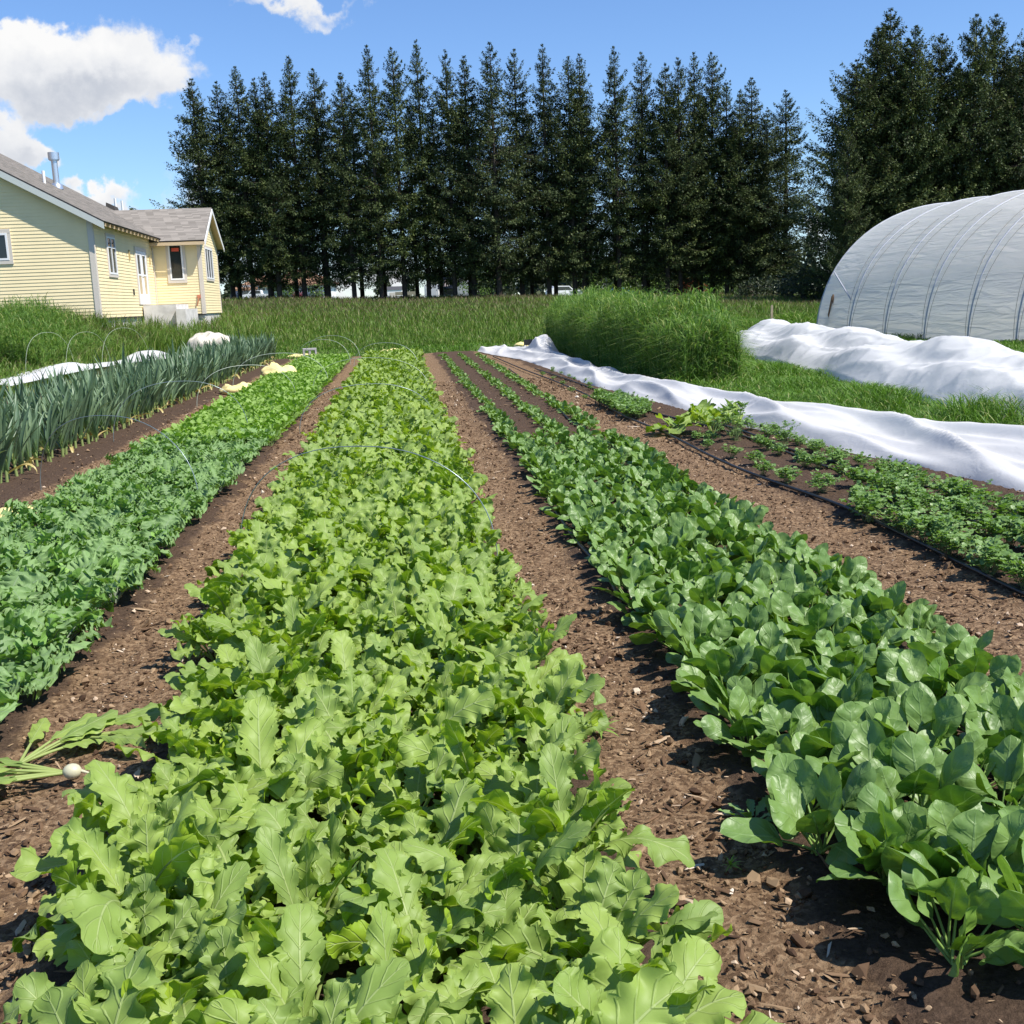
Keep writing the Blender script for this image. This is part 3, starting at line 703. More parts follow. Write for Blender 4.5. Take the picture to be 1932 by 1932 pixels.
# right side lawn
x, y = fan(330000, 7.5, 40, 4, 30, pw=1.1); s_, l_ = tosl(x, y)
k = (l_ > np.interp(s_, EDGE_S, EDGE_L) - .05); x, y, l_, s_ = x[k], y[k], l_[k], s_[k]
h = (.17 + .34 * vnoise(x, y, .9) ** 1.5) * rgn.uniform(.5, 1.15, len(x))
h = h * np.where((x > 4.4) & (x < 5.6) & (y < 15), 1.35, 1); h = np.where(y > 30, h * 1.8, h); h = np.where((x > 6.6) & (y > 12) & (y < 34) & (x > 7 + (30 - y) * .12), h * .45, h)
blades('side_grass', x, y, h, np.interp(y, [8, 40], [.0042, .010]), .7, M_lawn, 'lush mid green grass strip between the two white covers', 3)
# left side: rough grass
x, y = fan(150000, 12, 36, -30, -5, pw=.9); s_, l_ = tosl(x, y)
k = (l_ < -7.6) & ~in_house(x, y); x, y = x[k], y[k]
h = np.interp(y, [12, 24, 30, 36], [.12, .22, .75, 1.0]) * (.6 + .8 * vnoise(x, y, .5)) * rgn.uniform(.5, 1.15, len(x))
blades('rough_grass', x, y, h, .009, .45, M_field, 'rough grass and seed heads between the leek bed and the yellow house', 4, .35)
# tall rye strip on the right
def clump(name, n, xf, h0, h1, label, seed, wd=.006):
    # stems from the ground plus many arching leaves that leave the stems at every height
    x, y, fe = xf(n); h = rgn.uniform(h0, h1, len(x)) * fe
    k = 6; X_ = np.repeat(x, k); Y_ = np.repeat(y, k); F_ = rgn.uniform(.12, .97, n * k); Hs = np.repeat(h, k)
    zb_ = hz(X_, Y_) + Hs * F_ * .9
    L_ = rgn.uniform(.16, .36, n * k)
    xa = np.concatenate([x, X_]); ya = np.concatenate([y, Y_]); ha = np.concatenate([h * .95, L_]); za = np.concatenate([hz(x, y), zb_])
    ba = np.concatenate([np.full(n, .12), rgn.uniform(.5, 2.0, n * k)]); wa = np.concatenate([np.full(n, wd * .5), np.full(n * k, wd)])
    return blades(name, xa, ya, ha, wa, ba, M_rye, label, seed, .25, z=za)
def rye_pts(n):
    s = rgn.uniform(17.2, 33.8, n); l = rgn.uniform(0, 1, n)
    near = np.interp(s, [17.2, 20, 35], [0, 1, 1])
    l0 = np.interp(s, [17, 19, 24, 36], [4.35, 4.15, 4.1, 4.35]); l1 = np.interp(s, [17, 19, 24, 36], [5.2, 5.55, 5.7, 6.4])
    L = l0 + (l1 - l0) * l
    edge = np.minimum(l, 1 - l) * 2; fe = .80 + .20 * sst(0, .3, edge); fe *= (.7 + .3 * sst(17.2, 19.5, s)) * np.interp(s, [17, 24, 34], [.98, 1.02, 1.22])
    fe *= .82 + .3 * vnoise(s, L, .9)
    return s * SD[0] + L * LD[0], s * SD[1] + L * LD[1], fe
xq, yq = gpt(1915, 790)[:2]; aq = rgn.uniform(0, 6.28, 900); rq = .42 * np.sqrt(rgn.uniform(0, 1, 900))
blades('grass_tuft', xq + rq * np.cos(aq), yq + rq * 1.6 * np.sin(aq), rgn.uniform(.3, .6, 900), .005, .5, M_lawn, 'tall dark grass tuft against the white cover at the right picture edge', 31)
clump('rye_stand', 22000, rye_pts, 1.0, 1.62, 'tall arching block of green rye between the white covers', 5, .0075)
def rye2(n):
    x = rgn.uniform(-16, -10.6, n); y = rgn.uniform(26, 31, n)
    e = sst(-10.6, -12.2, x) * .45 + .55
    return x, y, e * (.8 + .35 * vnoise(x, y, .8))
clump('rye_stand', 9000, rye2, .85, 1.35, 'tall patch of green rye in front of the yellow house wall', 6, .0075)

# ------------------------------------------------------------------ fabric covers
def mat_cloth(name, col, trans=.25, bump=.3, bs=6):
    m, t, out = material(name)
    tcn = t.add('ShaderNodeTexCoord'); n = t.noise(tcn.outputs['Object'], bs, 5, .6, .6); n2 = t.noise(tcn.outputs['Object'], .9, 3)
    c = t.mix(t.m('MULTIPLY', t.ss(n2, .5, .75), .35), col, tuple(v * .9 for v in col))
    b = t.add('ShaderNodeBump'); b.inputs['Strength'].default_value = bump; b.inputs['Distance'].default_value = .03; t.put(b.inputs['Height'], n)
    d = t.add('ShaderNodeBsdfDiffuse', i_0=c); t.put(d.inputs['Normal'], b)
    tr = t.add('ShaderNodeBsdfTranslucent', i_0=c); t.put(out.inputs[0], t.add('ShaderNodeMixShader', i_0=trans, i_1=d, i_2=tr)); return m
M_cloth = mat_cloth('row_cover_cloth', (.86, .86, .86), .42)
def nz3(x, y, z=0): return mnoise.noise(Vector((x, y, z)))
def cover_strip(name, ss, lo, up, hfun, nl, label):
    g = G(); P = []
    for s in ss:
        a = np.interp(s, *lo); b = np.interp(s, *up); row = []
        for j in range(nl + 1):
            t = j / nl; l = a + (b - a) * t + (.05 * nz3(s * 1.1, 3 + t) if j in (0, nl) else 0); x, y = rowxy(s, l)
            e = min(t, 1 - t) * 2; e = 1 - (1 - min(e * 1.6, 1)) ** 2
            row.append((x, y, .035 + e * hfun(s, l, t)))
        P.append(row)
    g.grid(np.array(P)[:, ::-1]); return g.obj(name, M_cloth, smooth=True)
def hA(s, l, t):
    r1 = 1 - abs(nz3(l * 2.2 + .25 * nz3(s * .7, 2), s * .32, 4)) * 2.2
    r2 = 1 - abs(nz3(l * 4.5 + s * .4, s * .45, 9)) * 2.2
    h = .05 + .13 * max(r1, 0) ** 1.5 + .03 * max(r2, 0) + .010 * nz3(l * 6, s * 3, 1)
    h *= np.interp(s, [5, 10, 20, 34], [1.25, 1.1, 1.0, .9])
    h += .48 * math.exp(-((s - 29.3) / .75) ** 2 - ((l - 3.75) / .42) ** 2) * (1 + .25 * nz3(s * 6, l * 6, 3))
    h += .12 * math.exp(-((s - 8.6) / 1.4) ** 2 - ((l - 4.9) / .35) ** 2) + .12 * math.exp(-((s - 11.5) / 1.2) ** 2 - ((l - 4.5) / .5) ** 2)
    return h
lo = ([5, 8, 11.2, 14.5, 19, 24, 28, 31, 34], [4.45, 4.2, 3.72, 3.5, 3.1, 3.05, 2.9, 2.45, 2.2]); up = ([5, 9, 12, 16, 20, 26, 30, 32.5, 34], [5.6, 5.25, 4.75, 4.25, 3.95, 4.0, 4.1, 3.9, 2.6])
o = cover_strip('row_cover', np.linspace(5.2, 33.6, 520), lo, up, hA, 46, '')
tag(o, 'long crumpled white row cover pulled off and lying along the grass edge of the beds', 'row cover')
def hB(yv, u):
    # sagging cloth over two rows of low hoops; u metres across from the left hem
    rear = .54 + .17 * min(sum(math.exp(-((yv - c) / 1.25) ** 2) for c in (26.9, 23.9, 20.8, 15.6, 11.0)), 1)
    frnt = .30 + .22 * min(sum(math.exp(-((yv - c) / 1.5) ** 2) for c in (26.2, 22.0, 17.4, 13.2, 9.6)), 1)
    m = frnt * math.exp(-(abs(u - .62) / .50) ** 2.6); b = rear * math.exp(-(abs(u - 1.35) / .62) ** 3)
    base = (m ** 3 + b ** 3) ** (1 / 3)
    rd = max(1 - abs(nz3(yv * .9 + u * 1.5, u * 1.3 - yv * .35, 11)) * 3.5, 0) ** 2 * .035 + max(1 - abs(nz3(yv * 1.7 - u * 1.6, u * 2.2 + yv * .6, 17)) * 4, 0) ** 2 * .02
    return max(base + (rd + .03 * nz3(yv * .8, u * 1.2, 7)) * min(base * 3, 1), 0) - (.08 if u < .05 else 0)
g = G(); P = []
for yv in np.linspace(9.0, 28.4, 420):
    row = []; endf = sst(28.4, 27.7, yv)
    for j in range(57):
        u = 2.1 * j / 56; xx = np.interp(yv, [9.0, 13, 16, 21, 28.4], [4.75, 4.80, 4.95, 5.05, 5.0]) + u + .06 * nz3(yv * .5, 5)
        row.append((xx, yv, .03 + float(endf) * hB(yv, u)))
    P.append(row)
g.grid(np.array(P)[:, ::-1])
tag(g.obj('row_cover', M_cloth, smooth=True), 'white row cover draped over low hoops in front of the plastic greenhouse', 'row cover')
# white strip behind the leeks
g = G(); P = []
A0 = gterr(-60, 735); A1 = gterr(290, 678)
for i in range(90):
    f = i / 89; c = A0 * (1 - f) + A1 * f; row = []
    for j in range(13):
        t = j / 12; e = sin(pi * t) ** .6
        hh = .04 + .06 * max(nz3(f * 12, t * 3, 5), 0) + .22 * math.exp(-((f - .90) / .085) ** 2) + .12 * math.exp(-((f - .35) / .1) ** 2)
        row.append((c[0] - .35 + t * 1.1, c[1] + .25 * t, float(hz(c[0], c[1])) + .02 + e * hh))
    P.append(row)
g.grid(np.array(P)[:, ::-1])
tag(g.obj('row_cover', M_cloth, smooth=True), 'bunched white row cover lying on the ground behind the leeks', 'row cover')

# lumpy sacks
def sack(name, px, py, wx, wy, hh, mat, label, cat, rot=0, z=0, seed=0, group=None):
    p = gterr(px, py); g = G(); ring = []
    for i in range(15):
        u = -pi / 2 + pi * i / 14; r = []
        for j in range(22):
            v = 2 * pi * j / 22; cx, cy = cos(u) * cos(v), cos(u) * sin(v)
            cx = np.sign(cx) * abs(cx) ** .8; cy = np.sign(cy) * abs(cy) ** .8
            k = 1 + .22 * nz3(cx * 1.6 + seed, cy * 1.6, sin(u) * 1.4) + .07 * nz3(cx * 5 + seed, cy * 5, sin(u) * 5)
            r.append((wx / 2 * cx * k, wy / 2 * cy * k, max(hh * (.42 + .58 * sin(u)) * k, .0) * (.8 + .3 * nz3(cx * 2 + seed, cy * 2, 0))))
        ring.append(r)
    g.grid(np.array(ring)[::1], wrap=True); o = g.obj(name, mat, smooth=True); o.location = (p[0], p[1], p[2] + .01); o.rotation_euler = (0, 0, rot)
    return tag(o, label, cat, group)
M_ybag = plain('yellow_sack_cloth', (.78, .66, .28), .7, var=.12, bump=.5, bscale=12)
M_wbag = plain('white_sack_cloth', (.60, .55, .45), .7, var=.2, bump=.7, bscale=9)
gb = 'yellow sandbags along the beds'
sack('sandbag', 525, 716, .75, .42, .38, M_ybag, 'yellow sandbag standing up between the leeks and the salad greens, farther of two', 'sandbag', .3, seed=1, group=gb)
sack('sandbag', 450, 745, .62, .35, .24, M_ybag, 'flat yellow sandbag between leeks and salad greens, nearer of two', 'sandbag', .2, seed=2, group=gb)
sack('sandbag', 28, 985, .40, .25, .12, M_ybag, 'yellow sandbag half hidden by kale at the left frame edge', 'sandbag', .1, seed=3, group=gb)
sack('sandbag', 566, 676, .75, .35, .14, M_ybag, 'flat yellow sandbag lying left of the cinder block', 'sandbag', .1, seed=4, group=gb)
sack('sandbag', 738, 668, .7, .3, .16, M_ybag, 'yellow sandbag at the far end of the middle bed', 'sandbag', 0, seed=5, group=gb)
sack('sandbag', 1240, 738, .62, .38, .17, M_ybag, 'yellow sandbag on the edge of the white cover beside the rye', 'sandbag', -.5, seed=6, group=gb)
sack('sandbag', 985, 655, .5, .3, .16, M_ybag, 'small yellow sandbag beside the black crate at the end of the beds', 'sandbag', 0, seed=9, group=gb)
sack('cloth_bundle', 402, 676, 1.5, .8, .85, M_wbag, 'rumpled off-white bundle of cloth heaped behind the leeks', 'bundle', 0, seed=7)

# cinder block
p = gpt(585, 677); e = empty('cinder_block', (p[0], p[1], .01), radians(12)); M_conc = plain('concrete_block', (.42, .41, .39), .9, var=.15, bump=.4, bscale=30)
g = G(); Wb, Db, Hb, tk = .40, .40, .30, .05
g.box(-Wb/2, Wb/2, -Db/2, Db/2, 0, tk); g.box(-Wb/2, Wb/2, -Db/2, Db/2, Hb - tk, Hb)
g.box(-Wb/2, -Wb/2 + tk, -Db/2, Db/2, tk, Hb - tk); g.box(Wb/2 - tk, Wb/2, -Db/2, Db/2, tk, Hb - tk); g.box(-.03, .03, -Db/2 + .01, Db/2 - .01, tk, Hb - tk)
g.obj('block_body', M_conc, e); tag(e, 'grey hollow cinder block on the grass at the end of the salad bed', 'cinder block')
p = gpt(1007, 662); e = empty('black_crate', (p[0], p[1] , .01), 0); M_blk = plain('black_plastic', (.02, .02, .022), .5)
g = G(); g.box(-.28, .28, -.2, .2, 0, .03)
for (a, b, c_, d) in ((-.28, .28, -.2, -.175), (-.28, .28, .175, .2), (-.28, -.255, -.175, .175), (.255, .28, -.175, .175)):
    g.box(a, b, c_, d, .03, .14); g.box(a, b, c_, d, .17, .32)
    for xx in np.linspace(a, b - .02, 5 if b - a > .1 else 1): g.box(xx + .001, min(xx + .022, b - .001), c_ + .002, d - .002, .14, .17)
g.obj('crate_body', M_blk, e); tag(e, 'small black plastic crate behind the heaped end of the white cover', 'crate')
# wooden stake
p = gpt(1456, 640); g = G(); g.box(-.035, .035, -.02, .02, 0, 1.0); g.box(-.025, .025, -.015, .015, 1.0, 1.03)
o = g.obj('wooden_stake', plain('weathered_wood', (.42, .34, .22), .8, var=.2, vscale=10)); o.location = (p[0], p[1], 0)
tag(o, 'bare wooden stake standing behind the draped row cover', 'stake')

# ------------------------------------------------------------------ hoops and drip hoses
M_wire = plain('galvanised_wire', (.30, .36, .36), .35, .6)
M_wire2 = plain('pale_wire', (.50, .55, .45), .5, .2)
def hoop(pxl, pxr, hh, label, r=.0042, mat=None, zl=0., group='wire hoops over the beds'):
    a = gterr(*pxl); b = gterr(*pxr); t = np.linspace(0, pi, 33)
    P_ = np.array([(a + b) / 2 + (a - b) / 2 * (np.sign(cos(u)) * abs(cos(u)) ** .85) + np.array([0, 0, hh * sin(u) ** .85]) for u in t])
    P_[:, 2] += .02; P_[:, 1] += .015 * np.sin(t * 5)
    base = P_[0].copy(); g = G(); g.tube(P_ - base, r * .75, 6); o = g.obj('wire_hoop', mat or M_wire, smooth=True); o.location = base
    return tag(o, label, 'wire hoop', group)
hoop((455, 1058), (940, 1072), .68, 'nearest thin wire hoop arching over the middle bed of turnips')
hoop((566, 822), (822, 806), .55, 'second wire hoop over the middle bed, beyond the nearest one', .005)
hoop((590, 745), (810, 742), .6, 'third faint wire hoop far along the middle bed', .005, M_wire2)
hoop((668, 700), (790, 699), .62, 'last wire hoop at the far end of the middle bed', .006, M_wire2)
hoop((78, 930), (377, 960), .68, 'wire hoop over the kale bed, nearest of the left bed hoops', .0042)
hoop((215, 838), (470, 822), .68, 'wire hoop over the left bed where kale meets salad greens', .005)
hoop((372, 772), (560, 758), .62, 'pale wire hoop over the salad greens beside the nearer sandbag', .005, M_wire2)
hoop((440, 735), (620, 727), .64, 'pale wire hoop over the salad greens beside the standing sandbag', .006, M_wire2)
hoop((560, 692), (662, 690), .66, 'pale wire hoop just in front of the cinder block', .006, M_wire2)
hoop((575, 684), (680, 682), .7, 'pale wire hoop at the very end of the salad bed', .006, M_wire2)
hoop((50, 712), (142, 704), .95, 'pale bent hoop behind the leeks, leftmost of three', .004, M_wire2)
hoop((126, 706), (210, 698), .95, 'pale bent hoop behind the leeks, middle of three', .004, M_wire2)
hoop((194, 700), (284, 692), 1.05, 'pale bent hoop behind the leeks, rightmost of three', .004, M_wire2)
M_hose = plain('black_hose', (.012, .013, .014), .45, bump=.2)
def hose(pts, label, r=.011):
    P_ = np.array([gpt(*q_) for q_ in pts]); n = 90; t = np.linspace(0, len(P_) - 1, n)
    Q_ = np.stack([np.interp(t, range(len(P_)), P_[:, k]) for k in range(3)], 1)
    k = np.array([.25, .5, .25])
    for _ in range(3):
        Q_[1:-1] = .25 * Q_[:-2] + .5 * Q_[1:-1] + .25 * Q_[2:]
    sc = np.linspace(0, 1, n); Q_[:, 0] += .03 * np.sin(sc * 23 + pts[0][0]) * np.sin(sc * pi); Q_[:, 2] = .05
    g = G(); b = Q_[0].copy(); g.tube(Q_ - b, r, 7); o = g.obj('drip_hose', M_hose, smooth=True); o.location = b
    return tag(o, label, 'drip hose', 'black drip hoses along the rows')
hose([(2050, 1195), (1932, 1140), (1760, 1050), (1600, 975), (1470, 925), (1390, 890), (1314, 859), (1240, 820), (1181, 792), (1120, 757), (1040, 722), (985, 700), (930, 676)], 'thick black drip hose lying nearest the wide soil path', .012)
hose([(2050, 1080), (1932, 1030), (1800, 985), (1700, 945), (1600, 905), (1480, 860), (1390, 830), (1311, 805), (1219, 782), (1150, 752), (1075, 722), (1010, 700)], 'black drip hose in the middle of the herb bed', .011)
hose([(2050, 985), (1932, 962), (1800, 940), (1700, 925), (1600, 893), (1533, 871), (1449, 841), (1380, 815), (1300, 790)], 'black drip hose tucked beside the white row cover', .011)
hose([(1990, 1720), (1890, 1640), (1700, 1440), (1590, 1350), (1480, 1270)], 'black drip hose showing under the spinach leaves', .011)
hose([(1460, 1345), (1320, 1270), (1240, 1195), (1150, 1120), (1050, 980)], 'black drip hose at the left edge of the spinach bed', .012)
hose([(1250, 980), (1140, 860), (1080, 800), (1010, 740), (960, 700)], 'black drip hose between the thin spinach rows', .011)

# ------------------------------------------------------------------ yellow house
def lp(px, py, plane, val):
    """pixel to house-local coordinates on plane x=val or y=val"""
    d = ray(px / 1.5652 if False else px, py); c, s = cos(HOUSE_R), sin(HOUSE_R)
    o = CAM - HOUSE_P * np.array([1, 1, 0]); ol = np.array([o[0] * c + o[1] * s, -o[0] * s + o[1] * c, o[2]]); dl = np.array([d[0] * c + d[1] * s, -d[0] * s + d[1] * c, d[2]])
    k = 0 if plane == 'x' else 1; t = (val - ol[k]) / dl[k]; return ol + dl * t
HS = empty('yellow_house', (HOUSE_P[0], HOUSE_P[1], 0), HOUSE_R)
tag(HS, 'pale yellow clapboard house with grey shingle roofs and a small gabled wing', 'house')
def S(x, y): return x / 1.5652, y / 1.5652
M_sid = plain('yellow_siding', (.86, .72, .43), .6, var=.03, vscale=1.5, spec=.3)
M_trim = plain('beige_trim', (.62, .56, .48), .6, spec=.3); M_white = plain('white_paint', (.80, .80, .79), .5, spec=.4)
M_fasc = plain('grey_fascia', (.50, .53, .50), .6); M_found = plain('foundation', (.60, .57, .53), .9, var=.15)
M_black = plain('dark_flashing', (.02, .02, .022), .6)
def mat_glass(name, tint=(.012, .016, .018)):
    m, t, out = material(name); p = t.add('ShaderNodeBsdfPrincipled', i_0=(*tint, 1)); p.inputs['Roughness'].default_value = .06; p.inputs['Specular IOR Level'].default_value = .7
    t.put(out.inputs[0], p); return m
M_glass = mat_glass('window_glass')
def mat_shingle(name, c0, c1, c2, su=.32, sv=.14):
    m, t, out = material(name)
    at = t.add('ShaderNodeAttribute', attribute_name='lf'); s = t.add('ShaderNodeSeparateXYZ', i_0=at.outputs['Vector'])
    row = t.m('FLOOR', t.m('DIVIDE', s.outputs[1], sv)); u = t.m('ADD', t.m('DIVIDE', s.outputs[0], su), t.m('MULTIPLY', t.m('FRACT', t.m('MULTIPLY', row, .37)), 3))
    cell = t.m('FLOOR', u); wn = t.add('ShaderNodeTexWhiteNoise', noise_dimensions='2D'); cb = t.add('ShaderNodeCombineXYZ', i_0=cell, i_1=row); t.put(wn.inputs['Vector'], cb)
    c = t.ramp(wn.outputs['Value'], [(0, c0), (.5, c1), (1, c2)])
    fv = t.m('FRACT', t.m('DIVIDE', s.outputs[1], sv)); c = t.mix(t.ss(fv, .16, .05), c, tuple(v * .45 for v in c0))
    tcn = t.add('ShaderNodeTexCoord'); c = t.mix(t.m('MULTIPLY', t.noise(tcn.outputs['Object'], 40, 3), .3), c, c1)
    p = t.add('ShaderNodeBsdfPrincipled', i_0=c); p.inputs['Roughness'].default_value = .9; p.inputs['Specular IOR Level'].default_value = .2
    b = t.add('ShaderNodeBump'); b.inputs['Strength'].default_value = .6; b.inputs['Distance'].default_value = .02; t.put(b.inputs['Height'], t.m('SUBTRACT', 1, fv)); t.put(p.inputs['Normal'], b)
    t.put(out.inputs[0], p); return m
M_shA = mat_shingle('weathered_shingles', (.13, .12, .10), (.19, .17, .145), (.25, .22, .19)); M_shB = mat_shingle('new_shingles', (.19, .17, .145), (.25, .225, .195), (.33, .295, .255), .30, .13)
ZB = 1.44; XR = -7.4; SLP = .56; EX = .45
ez = lp(*S(318, 655), 'x', EX)[2]              # top of the roof at the eave
def zroof(x): return ez + SLP * (EX - x) if x > XR else ez + SLP * (EX - XR) - SLP * (XR - x)
EXPO = .105
def siding(name, axis, c, a0, a1, z0, ztop, outward, step=EXPO):
    """lap boards on plane axis=c from a0 to a1; ztop(a)->height (concave gable)"""
    g = G(); z = z0; tilt = .014
    samples = np.linspace(a0, a1, 241); zt = np.array([ztop(a) for a in samples])
    while z < zt.max():
        z1 = z + step
        ok = samples[zt > z + step * .5]
        if len(ok) < 2: break
        b0, b1 = ok[0], ok[-1]
        if axis == 'y':
            yo, yi = c + outward * tilt, c
            g.add([(b0, yo, z), (b1, yo, z), (b1, yi, z1), (b0, yi, z1), (b0, yi, z), (b1, yi, z)], Q=[(0, 1, 2, 3), (4, 5, 1, 0)])
        else:
            g.add([(c + outward * tilt, b0, z), (c + outward * tilt, b1, z), (c, b1, z1), (c, b0, z1), (c, b0, z), (c, b1, z)], Q=[(0, 1, 2, 3), (4, 5, 1, 0)])
        z = z1
    return g.obj(name, M_sid, HS)
WY = 9.7; WX = 1.85; WL = 5.0; DEP = 15.5
siding('gable_wall', 'y', 0, -14.8, -.02, ZB, lambda a: zroof(a) - .12, -1)
siding('side_wall', 'x', 0, .02, WY, ZB, lambda a: zroof(0) - .12, 1)
siding('wing_wall', 'y', WY, 0.02, WX - .02, ZB, lambda a: zroof(0) - .12, -1)
rz_w = lp(*S(624, 613), 'y', WY + WL / 2)[2]    # wing ridge
wz_e = lp(*S(596, 708), 'y', WY - .45)[2]       # wing eave
slw = (rz_w - wz_e) / (WL / 2 + .45)
siding('wing_gable_wall', 'x', WX, WY + .02, WY + WL, ZB, lambda a: rz_w - slw * abs(a - WY - WL / 2) - .12, 1)
g = G(); g.box(-14.78, -.02, .02, DEP, ZB, ez - .1); g.box(-.02, WX - .02, WY + .02, WY + WL - .02, ZB, ez - .1)
g.add([(WX - .03, WY, wz_e - .1), (WX - .03, WY + WL, wz_e - .1), (WX - .03, WY + WL / 2, rz_w - .15)], T=[(0, 1, 2)])
g.obj('inner_wall', M_sid, HS)
g = G(); g.box(-14.7, -.05, .05, DEP - .1, .0, ZB - .02); g.box(-.05, WX - .05, WY + .05, WY + WL - .05, 0, ZB - .02); g.obj('foundation', M_found, HS)
g = G(); g.box(-14.8, .03, -.03, .0, ZB - .06, ZB - .004); g.box(.0, .03, .0, WY, ZB - .06, ZB - .004); g.box(.03, WX + .03, WY - .03, WY, ZB - .06, ZB - .004); g.obj('base_flashing', M_black, HS)
def corner(x0, x1, y0, y1, zt): g = G(); g.box(x0, x1, y0, y1, ZB - .02, zt); g.obj('corner_board', M_trim, HS)
corner(-.13, .03, -.035, .0, zroof(0) - .14); corner(0.0, .035, .0, .13, zroof(0) - .14)
corner(WX - .11, WX + .03, WY - .035, WY, wz_e - .02); corner(WX, WX + .035, WY, WY + .11, wz_e - .02); corner(.016, .06, WY - .09, WY - .036, wz_e - .05)
corner(WX, WX + .03, WY + WL - .1, WY + WL, wz_e - .02)
# roofs
def roofslab(name, p00, p10, p11, p01, th, mat, L, Ht):
    """p00-p10 along eave, p01-p11 along ridge"""
    P_ = [np.array(v, float) for v in (p00, p10, p11, p01)]; nrm = np.cross(P_[1] - P_[0], P_[3] - P_[0]); nrm /= np.linalg.norm(nrm)
    if nrm[2] < 0: nrm = -nrm
    n = 24; g = G(); 
    top = np.array([[P_[0] * (1 - i / n) * (1 - j) + P_[1] * i / n * (1 - j) + P_[3] * (1 - i / n) * j + P_[2] * (i / n) * j for i in range(n + 1)] for j in (0, 1)])
    A = np.array([[(L * i / n, Ht * j, 0) for i in range(n + 1)] for j in (0, 1)]); g.grid(top, A)
    lo_ = [v - nrm * th for v in P_]; V = P_ + lo_
    g.add(V, Q=[(4, 7, 6, 5), (0, 1, 5, 4), (1, 2, 6, 5), (2, 3, 7, 6), (3, 0, 4, 7)], m=1)
    return g.obj(name, [mat, M_black], HS, attr=True)
rzm = zroof(XR)
O1 = .28
r1 = roofslab('main_roof', (EX, -O1, ez), (EX, DEP, ez), (XR, DEP, rzm), (XR, -O1, rzm), .05, M_shA, DEP + O1, 9)
roofslab('main_roof', (-15.25, -O1, zroof(-15.25)), (-15.25, DEP, zroof(-15.25)), (XR, DEP, rzm), (XR, -O1, rzm), .05, M_shA, DEP + O1, 9)
yr = WY + WL / 2; xo = WX + lp(*S(624, 613), 'y', yr)[0] - WX
roofslab('wing_roof', (-3.6, WY - .45, wz_e), (xo, WY - .45, wz_e), (xo, yr, rz_w), (-3.6, yr, rz_w), .05, M_shB, xo + 3.6, 3.6)
roofslab('wing_roof', (-3.6, WY + WL + .45, wz_e), (xo, WY + WL + .45, wz_e), (xo, yr, rz_w), (-3.6, yr, rz_w), .05, M_shB, xo + 3.6, 3.6)
# ridge cap of rough shingles
g = G(); 
for i in range(60):
    y0 = -O1 + i * (DEP + O1) / 60; j = .02 * random.random()
    g.hexa([(XR - .15, y0, rzm - .09), (XR + .15, y0, rzm - .09), (XR + .15, y0 + .24, rzm - .09), (XR - .15, y0 + .24, rzm - .09), (XR - .02, y0, rzm + .03 + j), (XR + .02, y0, rzm + .03 + j), (XR + .02, y0 + .24, rzm + .015), (XR - .02, y0 + .24, rzm + .015)])
g.obj('ridge_cap', plain('ridge_shingle', (.10, .09, .08), .9), HS)
# rake fascia (gable end)
def fascia(name, a, b, th, hgt, axis, mat, sh=0.):
    a, b = np.array(a, float), np.array(b, float); off = np.array([th, 0, 0]) if axis == 'x' else np.array([0, th, 0]); dn = np.array([0, 0, -hgt])
    g = G(); g.hexa([a + dn, b + dn, b + dn + off, a + dn + off, a, b, b + off, a + off]); g.obj(name, mat, HS)
fascia('rake_board', (EX, -O1 - .035, ez - .055), (XR, -O1 - .035, rzm - .055), .035, .20, 'y', M_fasc); fascia('rake_board', (-15.25, -O1 - .035, zroof(-15.25) - .055), (XR, -O1 - .035, rzm - .055), .035, .20, 'y', M_fasc)
M_rawood = plain('raw_rafter', (.60, .45, .27), .7)
fascia('eave_board', (.03, WY - .47, wz_e - .06), (xo, WY - .47, wz_e - .06), .03, .12, 'y', M_rawood)
for sgn in (-1, 1):
    fascia('rake_board', (xo, yr, rz_w - .05), (xo, yr + sgn * (WL / 2 + .45), wz_e - .05), .03, .17, 'x', M_white)
# soffit of the wing rake
for sgn in (-1, 1):
    a = np.array([WX, yr, rz_w - .07]); b = np.array([WX, yr + sgn * (WL / 2 + .45), wz_e - .07]); g = G(); dx = np.array([xo - WX - .01, 0, 0]); dn = np.array([0, 0, -.02])
    g.hexa([a + dn, b + dn, b + dn + dx, a + dn + dx, a, b, b + dx, a + dx]); g.obj('soffit', M_rawood, HS)
for i in range(15):   # rafter tails
    y0 = .1 + i * .63
    if y0 > WY - .5: break
    g = G(); g.hexa([(-.0, y0, zroof(0) - .22), (EX - .03, y0, zroof(EX - .03) - .17), (EX - .03, y0 + .045, zroof(EX - .03) - .17), (0, y0 + .045, zroof(0) - .22), (0, y0, zroof(0) - .07), (EX - .03, y0, zroof(EX - .03) - .07), (EX - .03, y0 + .045, zroof(EX - .03) - .07), (0, y0 + .045, zroof(0) - .07)])
    g.obj('rafter_tail', M_rawood, HS)
